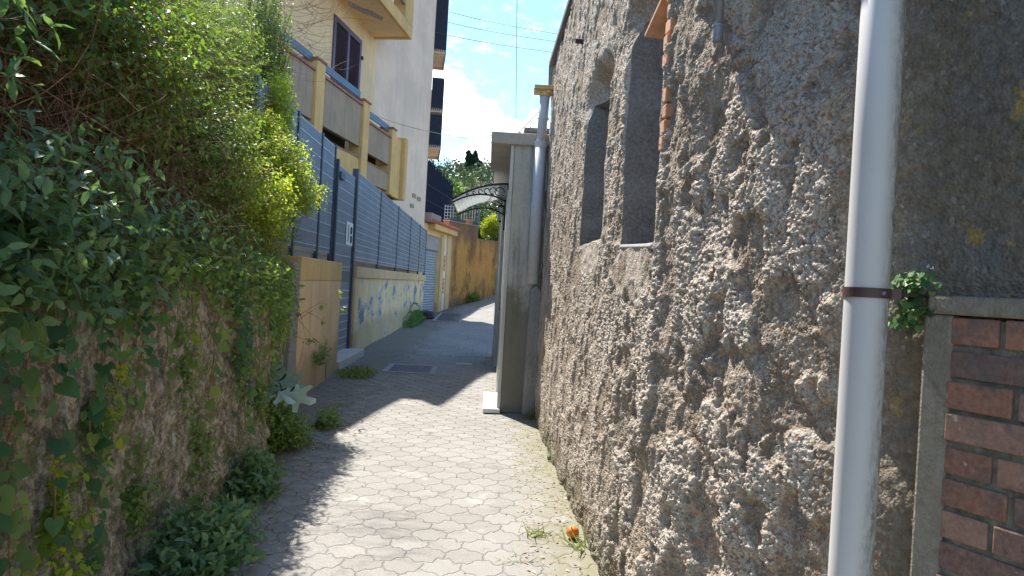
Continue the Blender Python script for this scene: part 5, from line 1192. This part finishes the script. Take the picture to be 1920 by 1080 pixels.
litter('leaf_litter', 'sparse small leaves strewn over the sunlit paving', 160, -1.1, .5, 3.2, 12, 'straw', .02)
litter('fallen_leaf', 'single curled green leaf lying on the paving near the bottom edge', 1, -1.16, -1.13, 3.85, 3.9, 'bright', .09, cat='leaf')['kind'] = ''
def tuft(px, py, n, ln, label, key='grass'):
    q = atZ(px, py); z0 = zg(q.x, q.y)-.006; rt = thing('grass_tuft', label, 'grass', (q.x, q.y, z0), 'grass tufts in the paving')
    P = np.array([q.x, q.y, z0])+np.concatenate([rng.normal(0, .05, (n, 2)), np.zeros((n, 1))], 1)
    leaves('blade', P, np.concatenate([rng.normal(0, .9, (n, 2)), np.full((n, 1), .6)], 1), rng.normal(0, 1, P.shape), ln*(.5+.8*rng.random(n)), (T_ND[0]*np.array([.7, 1, 1]), T_ND[1]), ML[key], rt)
tuft(1010, 1005, 34, .11, 'sprawling grass tuft left of the orange fruit'); tuft(1085, 1030, 16, .16, 'thin upright grass tuft between the orange and the wall')
tuft(1060, 930, 14, .06, 'small grass tuft in the joints just above the orange'); tuft(960, 1050, 18, .07, 'grass tuft in the joints near the bottom edge of the view'); tuft(1005, 880, 14, .05, 'tiny grass tuft near the foot of the roughcast wall')
tuft(825, 742, 16, .07, 'small grass tuft at the shadow edge on the paving'); tuft(905, 682, 14, .1, 'grass tuft near the doorstep of the cement house'); tuft(640, 762, 26, .07, 'low grass in the joints near the broad leaved plant')
tuft(495, 965, 18, .09, 'grass blades between the weeds and the paving')

# ------------------------------------------------------------------ far trees, bush, woodland
def crown_pts(n, c, r, lumps=9, seed=0):
    g = np.random.default_rng(seed); cc = norm(g.normal(0, 1, (lumps, 3)))*np.array(r)*.62*g.random((lumps, 1))**.3+np.array(c)
    k = g.integers(0, lumps, n); d = norm(g.normal(0, 1, (n, 3))); return cc[k]+d*np.array(r)*(.42*g.random((n, 1))**.35), d
def tree(name, label, x, y, zb_, h, r, n, key, size, group=None, seed=0, trunk=True, shape='round'):
    rt = thing(name, label, 'tree', (x, y, zb_), group)
    if shape == 'cypress':
        g = np.random.default_rng(seed); u = g.random(n); a = g.random(n)*6.283; rr = r*np.sin(np.clip(u*.92+.08, 0, 1)*math.pi)**.7*(.75+.35*g.random(n)); P = np.stack([x+rr*np.cos(a), y+rr*np.sin(a), zb_+h*(.05+.95*u)], -1); d = np.stack([np.cos(a)*.4, np.sin(a)*.4, np.ones(n)], -1)
    else: P, d = crown_pts(n, (x, y, zb_+h*.62), (r, r, h*.42), 11, seed)
    leaves('crown', P, d+rng.normal(0, .5, P.shape), rng.normal(0, 1, P.shape)+UPV*.5, size*(.6+.8*rng.random(n)), T_SM, ML[key], rt)
    mb = MB(); mb.tube([(x, y, zb_-.3), (x+.1, y, zb_+h*.35), (x, y, zb_+h*.7)], .1, 7, rs=[r*.10, r*.07, r*.02])
    for k in range(4): mb.tube([(x+.05, y, zb_+h*(.3+.08*k)), (x+r*.5*math.cos(k*1.7), y+r*.5*math.sin(k*1.7), zb_+h*(.5+.08*k))], .05, 5, rs=[r*.04, r*.01])
    mb.build('trunk', m_bark, rt)
GBs = thing('golden_bush', 'yellow green bush spilling over the lower part of the orange wall', 'shrub', (.3, 40.0, 3.9))
P, d = crown_pts(5200, (.25, 40.2, 4.95), (.95, .8, 1.0), 12, 5); leaves('foliage', P, d+rng.normal(0, .5, P.shape), rng.normal(0, 1, P.shape)+UPV*.5, .07+.08*rng.random(len(P)), T_SM, ML['yellow'], GBs, tint=np.clip((P[:, 2]-4.1)/1.9+rng.normal(0, .2, len(P)), 0, 1)*.9)
b_ = np.tile(np.array([.3, 40.2, 3.9]), (14, 1)); t_ = shell(14, (.25, 40.2, 5.0), (.7, .6, .8)); stems('stem', b_, (b_+t_)/2, t_, .02, m_bark, GBs)
P1 = atY(830, 335, 58); tree('tree', 'dark tree with loose crown rising behind the slatted screen', -4.1, 58, float(terr(-4.1, 58)), 10.4, 2.3, 7000, 'tree', .22, seed=2)
tree('tree', 'yellowish green rounded tree behind the slatted screen', -3.2, 66, float(terr(-3.2, 66)), 9.2, 2.6, 8000, 'mid', .24, seed=3)
tree('tree', 'broad olive green tree above the curved canopy', -1.2, 62, float(terr(-1.2, 62)), 7.4, 2.9, 8000, 'tree', .22, seed=4)
tree('tree', 'green tree seen between canopy and lantern', 1.6, 60, float(terr(1.6, 60)), 5.6, 2.5, 7000, 'tree', .22, seed=6)
for i, (px, w_, hh_) in enumerate([(876, .75, 4.8), (883, .75, 4.3), (889, .8, 4.8), (899, .7, 3.2), (866, .55, 2.8)]):
    q = atY(px, 335, 132); zt2 = float(terr(q.x, 132)); lab = ['leftmost tall dark cypress of the hilltop row', 'second dark cypress of the hilltop row', 'third dark cypress, in the middle of the hilltop row', 'shorter cypress at the right end of the hilltop row', 'small pointed cypress standing apart on the left of the hilltop row'][i]
    tree('cypress', lab, q.x, 132, zt2-.5, hh_*1.25, w_*.62, 1300, 'darktree', .5, 'cypresses on the hilltop', 20+i, shape='cypress')
# wooded hillside: one mass
n = 90000; x = rng.uniform(-60, 60, n); y = rng.uniform(66, 150, n); keepv = fbm(x*.16, y*.16, 77, 3); cl_ = worley(x*.26, y*.26, 5); hgt_ = 3.4*np.clip(1-cl_*1.05, 0, 1)**.6*(.6+.8*keepv)
P = np.stack([x, y, terr(x, y)+hgt_*(.35+.65*rng.random(n))], -1)
WD = thing('woodland', 'wooded hillside closing the view above the orange wall', 'woodland', (0, 100, 8)); WD['kind'] = 'stuff'
leaves('treetops', P, rng.normal(0, 1, P.shape)+UPV*.3, rng.normal(0, 1, P.shape)+UPV, .3+.4*rng.random(n), T_SM, ML['woods'], WD, tint=np.clip(vnoise(x*.21, y*.21, 3)*.8+rng.normal(0, .12, n), 0, 1))
